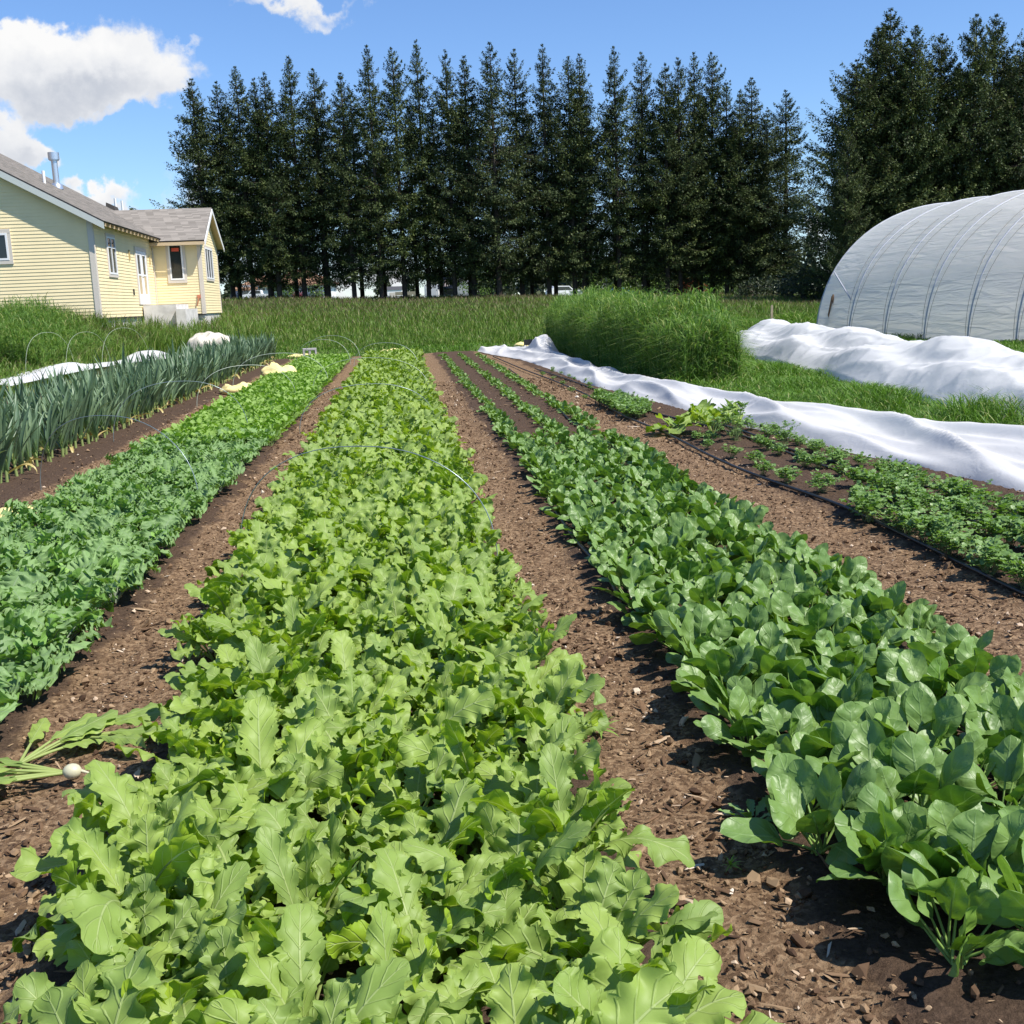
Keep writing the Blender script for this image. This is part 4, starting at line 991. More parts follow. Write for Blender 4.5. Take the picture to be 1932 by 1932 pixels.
# windows: on plane; a0..a1 along, z0..z1
def window(name, plane, c, out, a0, a1, z0, z1, nx=1, bar=None, trim=.10, stick=False, label=None, frame=.06):
    def bx(g, p0, p1, q0, q1, d0, d1):
        lo_, hi_ = sorted((c + out * d0, c + out * d1))
        if plane == 'y': g.box(p0, p1, lo_, hi_, q0, q1)
        else: g.box(lo_, hi_, p0, p1, q0, q1)
    g = G(); T_ = trim
    bx(g, a0 - T_, a1 + T_, z1, z1 + T_ * 1.2, 0, .045); bx(g, a0 - T_, a1 + T_, z0 - T_ * 1.2, z0, 0, .045); bx(g, a0 - T_, a0, z0, z1, 0, .04); bx(g, a1, a1 + T_, z0, z1, 0, .04)
    w_ = g.obj(name, M_trim, HS)
    g = G(); f = frame
    bx(g, a0 + .001, a1 - .001, z1 - f, z1 - .001, 0, .055); bx(g, a0 + .001, a1 - .001, z0 + .001, z0 + f, 0, .055); bx(g, a0 + .001, a0 + f, z0 + f, z1 - f, 0, .055); bx(g, a1 - f, a1 - .001, z0 + f, z1 - f, 0, .055)
    for i in range(1, nx):
        m_ = a0 + (a1 - a0) * i / nx; bx(g, m_ - f * .45, m_ + f * .45, z0 + f, z1 - f, 0, .052)
    if bar: bz = z0 + (z1 - z0) * bar; bx(g, a0 + f, a1 - f, bz - .025, bz + .025, 0, .050)
    g.obj('frame', M_white, w_)
    g = G(); bx(g, a0 + f * .5, a1 - f * .5, z0 + f * .5, z1 - f * .5, .0, .026); g.obj('pane', M_glass, w_)
    if stick:
        g = G(); m_ = (a0 + a1) / 2; q0 = z1 - (z1 - z0) * .20; bx(g, m_ - .14, m_ + .14, q0, q0 + .13, .026, .030); g.obj('sticker', plain('red_sticker', (.65, .09, .04), .6), w_)
    if label: w_['label'] = label
    return w_
a = lp(19, 432, 'y', 0); b = lp(26, 498, 'y', 0); xr_ = (a[0] + b[0]) / 2 - .10
w_ = window('window', 'y', 0, -1, xr_ - .95, xr_, b[2] + .12, a[2] - .12, trim=.1, label='square window with a dark pane on the gable wall')
g = G(); g.box(xr_ - .60, xr_ - .28, -.032, -.0265, a[2] - .12 - .42, a[2] - .12 - .25); g.obj('sticker', plain('red_sticker', (.65, .09, .04), .6), w_)
a = lp(*S(310, 697), 'x', 0); b = lp(*S(345, 812), 'x', 0)
window('window', 'x', 0, 1, a[1], b[1], b[2], a[2], nx=2, bar=.72, trim=.08, label='tall two pane window on the long side wall')
a = lp(*S(495, 722), 'y', WY); b = lp(*S(546, 826), 'y', WY)
window('window', 'y', WY, -1, a[0], b[0], b[2], a[2], trim=.1, stick=True, label='single tall window with a red sticker on the wing')
a = lp(*S(601, 730), 'x', WX); b = lp(*S(630, 826), 'x', WX)
window('window', 'x', WX, 1, a[1], b[1], b[2], a[2], nx=3, trim=.07, label='three pane window on the gable end of the wing')
# double door
a = lp(*S(396, 738), 'x', 0); b = lp(*S(441, 899), 'x', 0); y0, y1, zt, zb = a[1], b[1], a[2], lp(*S(413, 899), 'x', 0)[2]
g = G(); g.box(0, .05, y0 - .1, y0, zb, zt + .12); g.box(0, .05, y1, y1 + .1, zb, zt + .12); g.box(0, .05, y0, y1, zt, zt + .12); dr = g.obj('double_door', M_trim, HS)
ym = (y0 + y1) / 2
for (p0, p1) in ((y0 + .01, ym - .012), (ym + .012, y1 - .01)):
    g = G(); f = (p1 - p0) * .22
    g.box(.0, .042, p0, p0 + f, zb, zt - .01); g.box(.0, .042, p1 - f, p1, zb, zt - .01); g.box(.0, .042, p0 + f, p1 - f, zb, zb + .38); g.box(.0, .042, p0 + f, p1 - f, zt - .16, zt - .01); g.box(0, .042, p0 + f, p1 - f, zb + 1.05, zb + 1.11)
    g.obj('door_leaf', M_white, dr)
    g = G(); g.box(0, .025, p0 + f, p1 - f, zb + 1.11, zt - .16); g.obj('pane', M_glass, dr)
    g = G(); g.box(0, .026, p0 + f, p1 - f, zb + .38, zb + 1.05); g.obj('pane', plain('papered_glass', (.50, .38, .22), .4, var=.2, vscale=6), dr)
g = G(); g.box(.042, .09, ym - .10, ym - .06, zb + .98, zb + 1.02); g.obj('handle', plain('brass', (.5, .4, .2), .3, .9), dr)
# wall bits
g = G(); pq = lp(*S(378, 738), 'x', 0); g.box(0, .05, pq[1] - .05, pq[1] + .05, pq[2] - .35, pq[2]); g.obj('lamp_box', plain('raw_box', (.45, .34, .15), .7), HS)
g = G(); pq = lp(*S(439, 757), 'x', 0); g.box(0, .05, pq[1] - .05, pq[1] + .05, pq[2] - .32, pq[2]); g.obj('lamp_box', plain('raw_box', (.45, .34, .15), .7), HS)
g = G(); pq = lp(*S(588, 875), 'y', WY); g.box(pq[0] - .07, pq[0] + .07, WY - .05, WY, pq[2] - .08, pq[2] + .06); g.tube([(pq[0], WY - .07, pq[2]), (pq[0] - .04, WY - .09, pq[2] - .2), (pq[0] - .1, WY - .07, pq[2] - .38)], .022, 6); g.obj('outdoor_tap', plain('red_tap', (.55, .2, .1), .5), HS)
g = G(); pq = lp(*S(392, 855), 'x', 0); g.box(0.014, .06, pq[1] - .02, pq[1] + .02, pq[2] - .2, pq[2] + .02); g.obj('pipe_stub', M_black, HS)
# concrete steps
st_a = lp(*S(523, 903), 'y', 8.6); 
g = G(); g.box(.06, 1.25, 6.6, 9.5, .2, zb - .04); g.obj('door_step', M_found, HS)
g = G(); g.box(1.251, 1.6, 6.4, 9.4, .2, zb - .22); g.obj('door_step', M_found, HS)
# roof pipes
M_galv = plain('galvanised_flue', (.62, .66, .70), .3, .75)
def onroof(px, py):
    # intersect with right slope of the main roof
    d = ray(px, py); c, s = cos(HOUSE_R), sin(HOUSE_R); o = CAM - HOUSE_P * np.array([1, 1, 0])
    ol = np.array([o[0] * c + o[1] * s, -o[0] * s + o[1] * c, o[2]]); dl = np.array([d[0] * c + d[1] * s, -d[0] * s + d[1] * c, d[2]])
    n = np.array([SLP, 0, 1]); t = (ez + SLP * EX - ol @ n) / (dl @ n); return ol + dl * t
pf = onroof(*S(168, 552)); scp = np.linalg.norm(pf[:2] - 0) ; dpt = 36 + pf[1]; pxm = dpt / FPX / 1.5652
Hf = (552 - 459) * pxm
g = G(); g.tube([pf + [0, 0, -.1], pf + [0, 0, .06], pf + [0, 0, .14]], [.24, .22, .13], 16); g.tube([pf + [0, 0, .1], pf + [0, 0, Hf * .76]], .115, 16); fl = g.obj('chimney_flue', M_galv, HS, smooth=True)
g = G(); g.tube([pf + [0, 0, Hf * .76], pf + [0, 0, Hf * .8]], .17, 16); g.tube([pf + [0, 0, Hf * .79], pf + [0, 0, Hf]], .205, 16); g.obj('flue_cap', M_galv, fl, smooth=True)
for (qx_, qy_, hh) in ((131, 540, .42), (342, 614, .45), (362, 619, .45)):
    pv = onroof(*S(qx_, qy_)); g = G(); g.tube([pv - [0, 0, .05], pv + [0, 0, hh]], .055, 10); g.obj('vent_pipe', M_white, HS, smooth=True)
pv = onroof(*S(335, 614)); g = G(); g.hexa([pv + v for v in ((-.25, -.5, -.06), (.2, -.5, -.25), (.2, .5, -.25), (-.25, .5, -.06), (-.22, -.45, .22), (.1, -.45, .06), (.1, .45, .06), (-.22, .45, .22))]); g.obj('roof_vent', plain('ridge_vent', (.05, .045, .04), .9), HS)

# ------------------------------------------------------------------ greenhouse
GH = dict(d0=31.28, az=-.34192, sl=-.01774, w=5.249, h=4.11, e=.9135, sp=1.611)
gq = CAM + ray(1670, 650) * GH['d0']
gax = np.array([sin(GH['az']), cos(GH['az']), GH['sl']]); gper = np.array([cos(GH['az']), -sin(GH['az']), 0])
def hp(k, u, out=0.):
    """point on hoop k (0 = end) at angle u from the left foot"""
    c, s = cos(u), sin(u); w_, h_, e_ = GH['w'], GH['h'] , GH['e']
    x = -np.sign(c) * abs(c) ** e_ * (w_ + out); z = s ** e_ * (h_ + out) if s > 0 else 0
    return gq + gax * (2 - k) * GH['sp'] + gper * (x + w_) + np.array([0, 0, z])
GE = empty('greenhouse', tuple(hp(0, 0)), 0); g0 = np.array(hp(0, 0))
tag(GE, 'large hoop greenhouse covered in milky white plastic film', 'greenhouse')
def mat_film():
    m, t, out = material('greenhouse_film')
    at = t.add('ShaderNodeAttribute', attribute_name='lf'); s = t.add('ShaderNodeSeparateXYZ', i_0=at.outputs['Vector'])
    cb = t.add('ShaderNodeCombineXYZ', i_0=t.m('MULTIPLY', s.outputs[0], .9), i_1=t.m('MULTIPLY', s.outputs[1], 6.0))
    wr = t.noise(cb, .9, 4, .5, .6)
    tcn = t.add('ShaderNodeTexCoord'); d1 = t.noise(tcn.outputs['Object'], .8, 4); d2 = t.noise(tcn.outputs['Object'], 3.5, 4, .7)
    low = t.ss(s.outputs[1], 3.2, .2)
    c = t.mix(t.m('MULTIPLY', low, .45), (.98, .97, .95), (.96, .92, .85))
    c = t.mix(t.m('MULTIPLY', t.ss(d2, .64, .78), t.m('MULTIPLY', t.ss(d1, .5, .65), .5)), c, (.50, .40, .30))
    b = t.add('ShaderNodeBump'); b.inputs['Strength'].default_value = .55; b.inputs['Distance'].default_value = .2; t.put(b.inputs['Height'], wr)
    df = t.add('ShaderNodeBsdfPrincipled', i_0=c); df.inputs['Roughness'].default_value = .35; df.inputs['Specular IOR Level'].default_value = .4; t.put(df.inputs['Normal'], b)
    tr = t.add('ShaderNodeBsdfTranslucent', i_0=c); t.put(tr.inputs['Normal'], b)
    mx = t.add('ShaderNodeMixShader', i_0=.62, i_1=df, i_2=tr)
    tp = t.add('ShaderNodeBsdfTransparent', i_0=(.95, .95, .95, 1)); t.put(out.inputs[0], t.add('ShaderNodeMixShader', i_0=.09, i_1=mx, i_2=tp)); return m
M_film = mat_film()
NR = 12
g = G(); P_ = []; A_ = []
for k in np.arange(0, NR + .001, .125):
    row = []; ar = []; f = k % 1; sagk = .055 * (sin(pi * f) ** .7 if f > 0 else 0)
    us = np.linspace(0, pi, 65); arc = 0; last = None
    for u in us:
        wr = .018 * nz3(k * 1.5, u * 16, 3) * (sin(pi * f) if f > 0 else 0)
        p = hp(k, u, .03 - sagk * sin(u) ** .5 * .8 + wr) - g0
        if last is not None: arc += np.linalg.norm(p - last)
        last = p; row.append(p); ar.append((k * GH['sp'], arc, k))
    P_.append(row); A_.append(ar)
g.grid(np.array(P_), np.array(A_)); g.obj('plastic_film', M_film, GE, smooth=True, attr=True)
g = G(); us = np.linspace(0, pi, 49); rim = [hp(0, u) - g0 for u in us]; cen = (hp(0, 0) + hp(0, pi)) / 2 - g0
g.add(rim + [cen], T=[(i + 1, i, 49) for i in range(48)], A=[(i * .1, 2, 0) for i in range(50)]); g.obj('end_film', M_film, GE, attr=True)
g = G(); g.add([hp(0, 0) - g0 + [.1, 0, .05], hp(NR, 0) - g0 + [.1, 0, .05], hp(NR, pi) - g0 + [-.1, 0, .05], hp(0, pi) - g0 + [-.1, 0, .05]], Q=[(0, 1, 2, 3)]); g.obj('bounce_floor', plain('bounce_floor_tan', (.42, .34, .25), .9, var=.2), GE)  # pale tan floor added inside to bounce light into the film
M_rib = plain('steel_rib', (.38, .40, .44), .6, .1); M_rope = plain('grey_rope', (.22, .20, .17), .8)
for k in range(0, NR + 1):
    g = G(); g.tube([hp(k, u, .022) - g0 for u in np.linspace(0.001, pi - .001, 41)], .026, 8); g.obj('rib', M_rib, GE, smooth=True)
for k in range(1, NR):
    for sg in (-1, 1):
        g = G(); pts = []
        for i in range(30):
            t = i / 29; u = .002 + t * .95; kk = k + sg * (.04 + .20 * t)
            f = kk % 1; sagk = .055 * sin(pi * f) ** .7; pts.append(hp(kk, u, .045 - sagk * sin(u) ** .5 * .8) - g0)
        g.tube(pts, .005, 4); g.obj('rope', M_rope, GE)
g = G(); g.tube([hp(.05, .5, .05) - g0, hp(.9, .28, .04) - g0], .02, 6); g.obj('brace', M_rib, GE)
g = G(); a_ = hp(.35, .32, .08) - g0; g.tube([a_, a_ + [0.02, 0, -.5], a_ + [-.06, 0, -.9], a_ + [-.12, .02, -.6], a_ + [-.02, 0, -.05]], .028, 6); g.obj('rope_coil', plain('brown_rope', (.25, .14, .08), .9), GE)

# ------------------------------------------------------------------ conifers
def mat_needle():
    m, t, out = material('spruce_needles')
    at = t.add('ShaderNodeAttribute', attribute_name='lf'); s = t.add('ShaderNodeSeparateXYZ', i_0=at.outputs['Vector'])
    oi = t.add('ShaderNodeObjectInfo')
    c = t.ramp(s.outputs[0], [(0, (.020, .034, .012)), (.5, (.062, .092, .026)), (.9, (.135, .170, .045)), (1, (.14, .115, .050))])
    c = t.mix(t.m('MULTIPLY', oi.outputs['Random'], .5), c, (.060, .080, .036))
    p = t.add('ShaderNodeBsdfPrincipled', i_0=c); p.inputs['Roughness'].default_value = .6; p.inputs['Specular IOR Level'].default_value = .25
    tr = t.add('ShaderNodeBsdfTranslucent', i_0=c); t.put(out.inputs[0], t.add('ShaderNodeMixShader', i_0=.15, i_1=p, i_2=tr)); return m
M_need = mat_needle(); M_bark = plain('dark_bark', (.055, .042, .032), .9, var=.3, vscale=4, bump=.6, bscale=12)
def conifer(seed, H, R, zc, dens=1.0, wide=1.0):
    """returns trunk mesh, crown mesh. H height, R crown radius, zc crown base"""
    r = np.random.default_rng(seed)
    g = G(); n = 14; zz = np.linspace(0, H, n); wob = np.cumsum(r.normal(0, .009, (n, 2)), 0)
    rad = .17 * (1 - zz / H) ** .8 + .012; g.tube(np.stack([wob[:, 0], wob[:, 1], zz], 1), rad, 8)
    gc = G(); VV = []; AA = []
    nb = int(310 * dens); gap = r.uniform(0, 6.28, 3); gz_ = r.uniform(.1, .7, 3)
    for i in range(nb):
        f = (i + r.uniform(0, 1)) / nb; f = f ** .82; nw = 30; f = min((round(f * nw) + r.normal() * .16) / nw, .995); f = max(f, 0.); z = zc + (H - zc) * f
        prof = R * min(1., ((1 - f) / .60) ** .92) * (1 - .22 * math.exp(-(f / .07) ** 2)) * np.exp(r.normal(0, .24)) + .03
        az = r.uniform(0, 2 * pi); d = np.array([cos(az), sin(az)])
        if any(abs(f - q_) < .06 and cos(az - a_) > .3 for q_, a_ in zip(gz_, gap)): prof *= .45
        droop = np.interp(f, [0, .5, .8, 1], [-.50, -.28, .15, 1.0]) + r.normal() * .13
        cx = np.interp(z, zz, wob[:, 0]); cy = np.interp(z, zz, wob[:, 1])
        m = 7; ts = np.linspace(0, 1, m)
        pts = np.stack([cx + d[0] * prof * ts, cy + d[1] * prof * ts, z + prof * (droop * ts + .38 * ts ** 3)], 1)
        if prof > .5: g.tube(pts, np.linspace(.022, .006, m), 3, cap=False)
        ns = int(9 + prof * 62)
        t = r.uniform(.08, 1, ns) ** .7; c = np.stack([np.interp(t, ts, pts[:, k]) for k in range(3)], 1)
        wside = min(prof, 1.8) * .24 * (1.2 - t) + .03; sd = r.normal(0, 1, ns) * wside * .7
        c[:, 0] += -d[1] * sd; c[:, 1] += d[0] * sd; hang = np.abs(r.normal(0, .09, ns)) * (.3 + min(prof, 1)); c[:, 2] += -hang - .12 * np.abs(sd)
        L = r.uniform(.07, .20, ns) * (.6 + .4 * min(prof, 1)); Wd = L * r.uniform(.18, .38, ns)
        a2 = az + np.sign(sd) * r.uniform(.2, 1.1, ns) + r.normal(0, .3, ns); el = r.normal(-.25, .5, ns) + .45 * (t > .8) - 1.0 * (hang > .12)
        D = np.stack([np.cos(a2) * np.cos(el), np.sin(a2) * np.cos(el), np.sin(el)], 1); up = r.normal(0, .38, (ns, 3)) + [0, 0, 1.]; B = np.cross(D, up); B /= np.linalg.norm(B, axis=1)[:, None]
        tip = c + D * L[:, None]; md = c + D * L[:, None] * .45
        V = np.stack([c, md + B * Wd[:, None], tip, md - B * Wd[:, None]], 1)
        VV.append(V.reshape(-1, 3)); sh = np.clip(r.uniform(0, 1) * .6 + r.uniform(0, .4, ns), 0, 1); AA.append(np.repeat(np.stack([sh, t, t], 1), 4, 0))
    V = np.concatenate(VV); A = np.concatenate(AA); Q = np.arange(len(V)).reshape(-1, 4)
    gc.add(V, Q=Q, A=A)
    return g.mesh('trunk', M_bark, attr=False), gc.mesh('crown', M_need, smooth=False)
def place_tree(pair, H0, x, y, H, label, group, rot, lean=0., wide=1.0, kind='spruce tree', name='spruce_tree'):
    e = empty(name, (x, y, float(hz(x, y)) - .1), rot); e.rotation_euler = (lean * sin(rot), -lean * cos(rot) if False else 0, rot); k = H / H0; e.scale = (k * wide, k * wide, k)
    for nm, me in (('trunk', pair[0]), ('crown', pair[1])):
        o = bpy.data.objects.new(nm, me); COL.objects.link(o); o.parent = e
    return tag(e, label, kind, group)
TV = [conifer(100 + i, 17.0, R_, zc_) for i, (R_, zc_) in enumerate([(2.2, 2.0), (1.95, 2.4), (2.3, 2.6), (1.9, 2.0), (2.1, 2.3), (2.0, 2.8), (2.4, 2.1)])]
tops = [(360, 148), (407, 153), (444, 125), (478, 148), (496, 136), (543, 106), (591, 129), (642, 136), (692, 85), (738, 90), (784, 76), (837, 94), (875, 106), (923, 80), (969, 92), (1022, 83), (1073, 106),
        (1092, 101), (1159, 87), (1209, 99), (1254, 120), (1279, 108), (1309, 98), (1342, 99), (1370, 157), (1397, 170), (1418, 147), (1447, 208), (1483, 170)]
lab_tr = ['leftmost tall spruce of the row, rising behind the wing of the yellow house', None]
rt = np.random.default_rng(8); ORD = ['first', 'second', 'third', 'fourth', 'fifth', 'sixth', 'seventh', 'eighth', 'ninth', 'tenth', 'eleventh', 'twelfth', 'thirteenth', 'fourteenth', 'fifteenth']
for i, (tx, ty) in enumerate(tops):
    Yd = 80 + rt.uniform(-1.2, 1.2); p = atY(tx, ty, Yd); H = p[2] - float(hz(p[0], p[1])) + .1
    if i == 0: lb = lab_tr[0]
    elif i == len(tops) - 1: lb = 'dark spruce standing slightly apart at the right end of the long row'
    elif i == 15: lb = 'spruce with a dense dark rounded top near the middle of the long row'
    elif i < 15: lb = 'tall dark spruce in the long row, %s treetop counted from the left' % ORD[i]
    else: lb = 'tall dark spruce in the long row, %s treetop counted from the right end' % ORD[min(len(tops) - 1 - i, 14)]
    place_tree(TV[i % 7], 17.0, p[0], Yd, H, lb, 'spruces in the long row', rt.uniform(0, 6.28), wide=rt.uniform(.95, 1.15) * (1.2 if i in (0, 28) else 1) * 17 / H * .98)
for i in range(20):
    tx = 372 + i * 56 + rt.uniform(-8, 8); Yd = 84.5 + rt.uniform(-1, 1); p = atY(tx, rt.uniform(165, 215) + (60 if tx > 1360 else 0), Yd); H = p[2] - float(hz(p[0], p[1])) + .1
    place_tree(TV[(i * 3 + 1) % 7], 17.0, p[0], Yd, H, 'lower spruce mostly hidden in the second rank behind the long row', 'spruces behind the long row', rt.uniform(0, 6.28), wide=1.1)
# right group, fuller trees branched to the ground
TR = [conifer(200 + i, 17.0, R_, .4, 1.5) for i, R_ in enumerate([3.3, 2.9, 3.5, 3.0])]
tops2 = [(1619, 112, 60, 1.0), (1657, 52, 61, 1.), (1681, 16, 62, 1.0), (1728, 48, 60, .9), (1779, 63, 61, .9), (1843, 27, 60, .9), (1881, 27, 62, .9), (1935, 70, 60, .9), (1990, 40, 62, 1), (1600, 240, 58, .9), (1700, 130, 66, 1), (1810, 120, 66, 1), (1900, 110, 66, 1)]
w2 = ['leftmost of the right hand spruces, its side facing the gap', 'narrow spruce just left of the tallest one in the right group', 'tallest spruce of the right hand group', 'spruce right of the tallest one in the right group', 'spruce with an olive rounded top in the middle of the right group', 'pointed spruce above the left shoulder of the greenhouse', 'pointed spruce second from the right edge, above the greenhouse', 'spruce cut off by the right edge of the picture', 'spruce outside the right edge, only its branches showing', 'low bushy spruce at the left foot of the right group', 'spruce in the back rank behind the tallest right hand tree', 'spruce in the back rank behind the greenhouse', 'spruce in the back rank near the right edge']
for i, (tx, ty, Yd, wd) in enumerate(tops2):
    p = atY(tx, ty, Yd); H = p[2] - float(hz(p[0], p[1])) + .1
    place_tree(TR[i % 4], 17.0, p[0], Yd, H, w2[i], 'spruces of the right hand group', rt.uniform(0, 6.28), wide=wd * (17 / H if i != 9 else 1) * .95)

# ------------------------------------------------------------------ broadleaf shrubs behind the row
def mat_bush(name, c0, c1, c2):
    m, t, out = material(name); at = t.add('ShaderNodeAttribute', attribute_name='lf'); s = t.add('ShaderNodeSeparateXYZ', i_0=at.outputs['Vector'])
    c = t.ramp(s.outputs[0], [(0, c0), (.5, c1), (1, c2)]); p = t.add('ShaderNodeBsdfPrincipled', i_0=c); p.inputs['Roughness'].default_value = .55
    tr = t.add('ShaderNodeBsdfTranslucent', i_0=c); t.put(out.inputs[0], t.add('ShaderNodeMixShader', i_0=.3, i_1=p, i_2=tr)); return m
M_bushg = mat_bush('bright_leaves', (.05, .10, .015), (.11, .20, .03), (.20, .30, .05)); M_busho = mat_bush('orange_leaves', (.22, .06, .02), (.40, .13, .05), (.5, .2, .08)); M_bushd = mat_bush('far_leaves', (.02, .034, .016), (.04, .06, .025), (.07, .09, .035))
def leafcloud(n, rx, ry, rz_, zc, ls, seed, power=.5):
    r = np.random.default_rng(seed); u = r.normal(size=(n, 3)); u /= np.linalg.norm(u, axis=1)[:, None]; k = r.uniform(.25, 1, n) ** power
    lump = 1 + .25 * np.array([nz3(a * 2.2 + seed, b * 2.2, c * 2.2) for a, b, c in u]) * 2
    c = u * (k * lump)[:, None] * [rx, ry, rz_] + [0, 0, zc]; c[:, 2] = np.maximum(c[:, 2], .05)
    D = r.normal(size=(n, 3)); D /= np.linalg.norm(D, axis=1)[:, None]; B = np.cross(D, r.normal(size=(n, 3))); B /= np.linalg.norm(B, axis=1)[:, None]; L = ls * r.uniform(.6, 1.3, n)[:, None]
    V = np.stack([c, c + D * L * .5 + B * L * .35, c + D * L, c + D * L * .5 - B * L * .35], 1).reshape(-1, 3)
    A = np.repeat(np.stack([r.uniform(0, 1, n), k, k], 1), 4, 0); g = G(); g.add(V, Q=np.arange(4 * n).reshape(-1, 4), A=A); return g
def bush(name, px, Y, w_, h_, mat, label, cat, seed, n=1800, ls=.2, z=None, group=None):
    p = atY(px, 560, Y); zz = float(hz(p[0], Y)) if z is None else z
    e = empty(name, (p[0], Y, zz), 0)
    g = G(); rr = np.random.default_rng(seed)
    for i in range(5): a = rr.uniform(0, 6.28); g.tube([(0, 0, -.05), (cos(a) * w_ * .15, sin(a) * w_ * .15, h_ * .35), (cos(a) * w_ * .35, sin(a) * w_ * .35, h_ * .75)], [.05, .035, .015], 5)
    g.obj('stem', M_bark, e)
    leafcloud(n, w_ / 2, w_ / 2, h_ * .5, h_ * .52, ls, seed).obj('crown', mat, e, smooth=False, attr=True)
    return tag(e, label, cat, group)
gs = 'light green shrubs behind the spruce row'
bush('leafy_shrub', 1150, 93, 4.5, 3.4, M_bushg, 'light green shrub behind the row, above the left part of the tall rye', 'shrub', 1, group=gs)
bush('leafy_shrub', 1205, 92, 4.0, 4.6, M_bushg, 'taller light green shrub glowing between trunks above the rye', 'shrub', 2, group=gs)
bush('leafy_shrub', 1268, 94, 4.0, 4.0, M_bushg, 'light green shrub behind the trunks left of the orange shrub', 'shrub', 3, group=gs)
bush('leafy_shrub', 1350, 93, 5.0, 2.6, M_bushg, 'low light green shrub right of the orange shrub', 'shrub', 4, group=gs)
bush('leafy_shrub', 900, 110, 5.0, 4.4, M_bushg, 'green shrub beside the parked camper trailer', 'shrub', 5, group=gs)
bush('leafy_shrub', 1530, 66, 4.0, 2.2, M_bushd, 'dark low shrub at the foot of the right hand spruces', 'shrub', 6)
bush('leafy_shrub', 1440, 76, 4.0, 1.8, M_bushd, 'dark low shrub under the right end of the spruce row', 'shrub', 16)
bush('orange_shrub', 1303, 88, 1.9, 2.0, M_busho, 'rusty orange shrub under the spruces', 'shrub', 7, n=900)
bush('leafy_shrub', 535, 138, 3.2, 2.6, M_bushg, 'rounded green bush against the distant white house', 'shrub', 8, n=800)
bush('leafy_shrub', 598, 138, 2.2, 2.0, M_bushg, 'small clipped bush at the right end of the distant white house', 'shrub', 9, n=500)
bush('flower_bush', 563, 139, 1.6, 1.2, mat_bush('pink_flowers', (.3, .04, .09), (.5, .1, .2), (.1, .15, .03)), 'pink flowering bush in front of the distant white house', 'flower bush', 10, n=400)
# far woods
def woods():
    r = np.random.default_rng(4); VV = []; AA = []
    for i in range(230):
        az = radians(r.uniform(-30, 30)); d = r.uniform(230, 420); x = d * tan(az); y = d; base = float(hz(x, 160)) - .5
        pxa = CPX + FPX * tan(az)
        dens = np.interp(pxa, [200, 560, 700, 860, 950, 1950], [.9, .6, .7, .8, 1, 1])
        if r.uniform() > dens: continue
        H = r.uniform(8, 15) * d / 320 * np.interp(pxa, [560, 900, 1000, 1700], [.62, .75, 1.15, 1.25]); w_ = H * r.uniform(.25, .4); n = 260
        f = r.uniform(0, 1, n); a = r.uniform(0, 6.28, n); q_ = w_ * (1 - f) ** .8 * np.sqrt(r.uniform(.1, 1, n))
        c = np.stack([x + q_ * np.cos(a), y + q_ * np.sin(a), base + H * f], 1)
        D = r.normal(size=(n, 3)); D /= np.linalg.norm(D, axis=1)[:, None]; B = np.cross(D, r.normal(size=(n, 3))); B /= np.linalg.norm(B, axis=1)[:, None]; L = r.uniform(.9, 2.0, n)[:, None]
        VV.append(np.stack([c - D * L * .5, c + B * L * .35, c + D * L * .5, c - B * L * .35], 1).reshape(-1, 3)); AA.append(np.repeat(np.stack([r.uniform(0, 1, n)] * 3, 1), 4, 0))
    V = np.concatenate(VV); g = G(); g.add(V, Q=np.arange(len(V)).reshape(-1, 4), A=np.concatenate(AA))
    tag(g.obj('far_woods', M_bushd, attr=True), 'dark band of distant woods seen between the spruce trunks', 'woods', None, 'stuff')
woods()

# ------------------------------------------------------------------ far buildings and vehicles
def frame_at(px, Y, name, label, cat, rot=0, top=None, hn=1):
    p = atY(px, 560, Y); z_ = float(hz(p[0], Y)); e = empty(name, (p[0], Y, z_), rot)
    if top: k = (atY(px, top, Y)[2] - z_) / hn; e.scale = (k, k, k); print(name, round(k, 2))
    return tag(e, label, cat), p[0], z_
e, x0, z0 = frame_at(536, 140, 'white_house', 'distant white house with a brown hipped roof and arched garage doors', 'house', radians(3))
M_whw = plain('white_stucco', (.82, .82, .80), .8); M_brn = plain('brown_roof', (.30, .17, .10), .9, var=.15); m_ = 140 / FPX
zt = atY(621, 533, 140)[2] - z0
xl, xm, xr2 = (449 - 536) * m_, (500 - 536) * m_, (621 - 536) * m_
g = G(); g.box(xm, xr2, 0, 8, -.3, zt); g.box(xl, xm, .8, 8, -.3, zt - .35); g.obj('wall', M_whw, e)
def hip(x0_, x1_, y0_, y1_, z_, rh, ov=.5):
    g = G(); x0_, x1_, y0_, y1_ = x0_ - ov, x1_ + ov, y0_ - ov, y1_ + ov; r_ = (y1_ - y0_) / 2; ym_ = (y0_ + y1_) / 2; rx = min(r_, (x1_ - x0_) / 2 * .85)
    g.add([(x0_, y0_, z_), (x1_, y0_, z_), (x1_, y1_, z_), (x0_, y1_, z_), (x0_ + rx, ym_, z_ + rh), (x1_ - rx, ym_, z_ + rh)], Q=[(0, 1, 5, 4), (2, 3, 4, 5), (3, 2, 1, 0)], T=[(1, 2, 5), (3, 0, 4)]); g.box(x0_, x1_, y0_, y1_, z_ - .22, z_ - .01); return g
hip(xm, xr2, 0, 8, zt + .01, (533 - 505) * m_).obj('roof', M_brn, e); hip(xl, xm + 2, .8, 8, zt - .34, 1.6).obj('roof', M_brn, e)
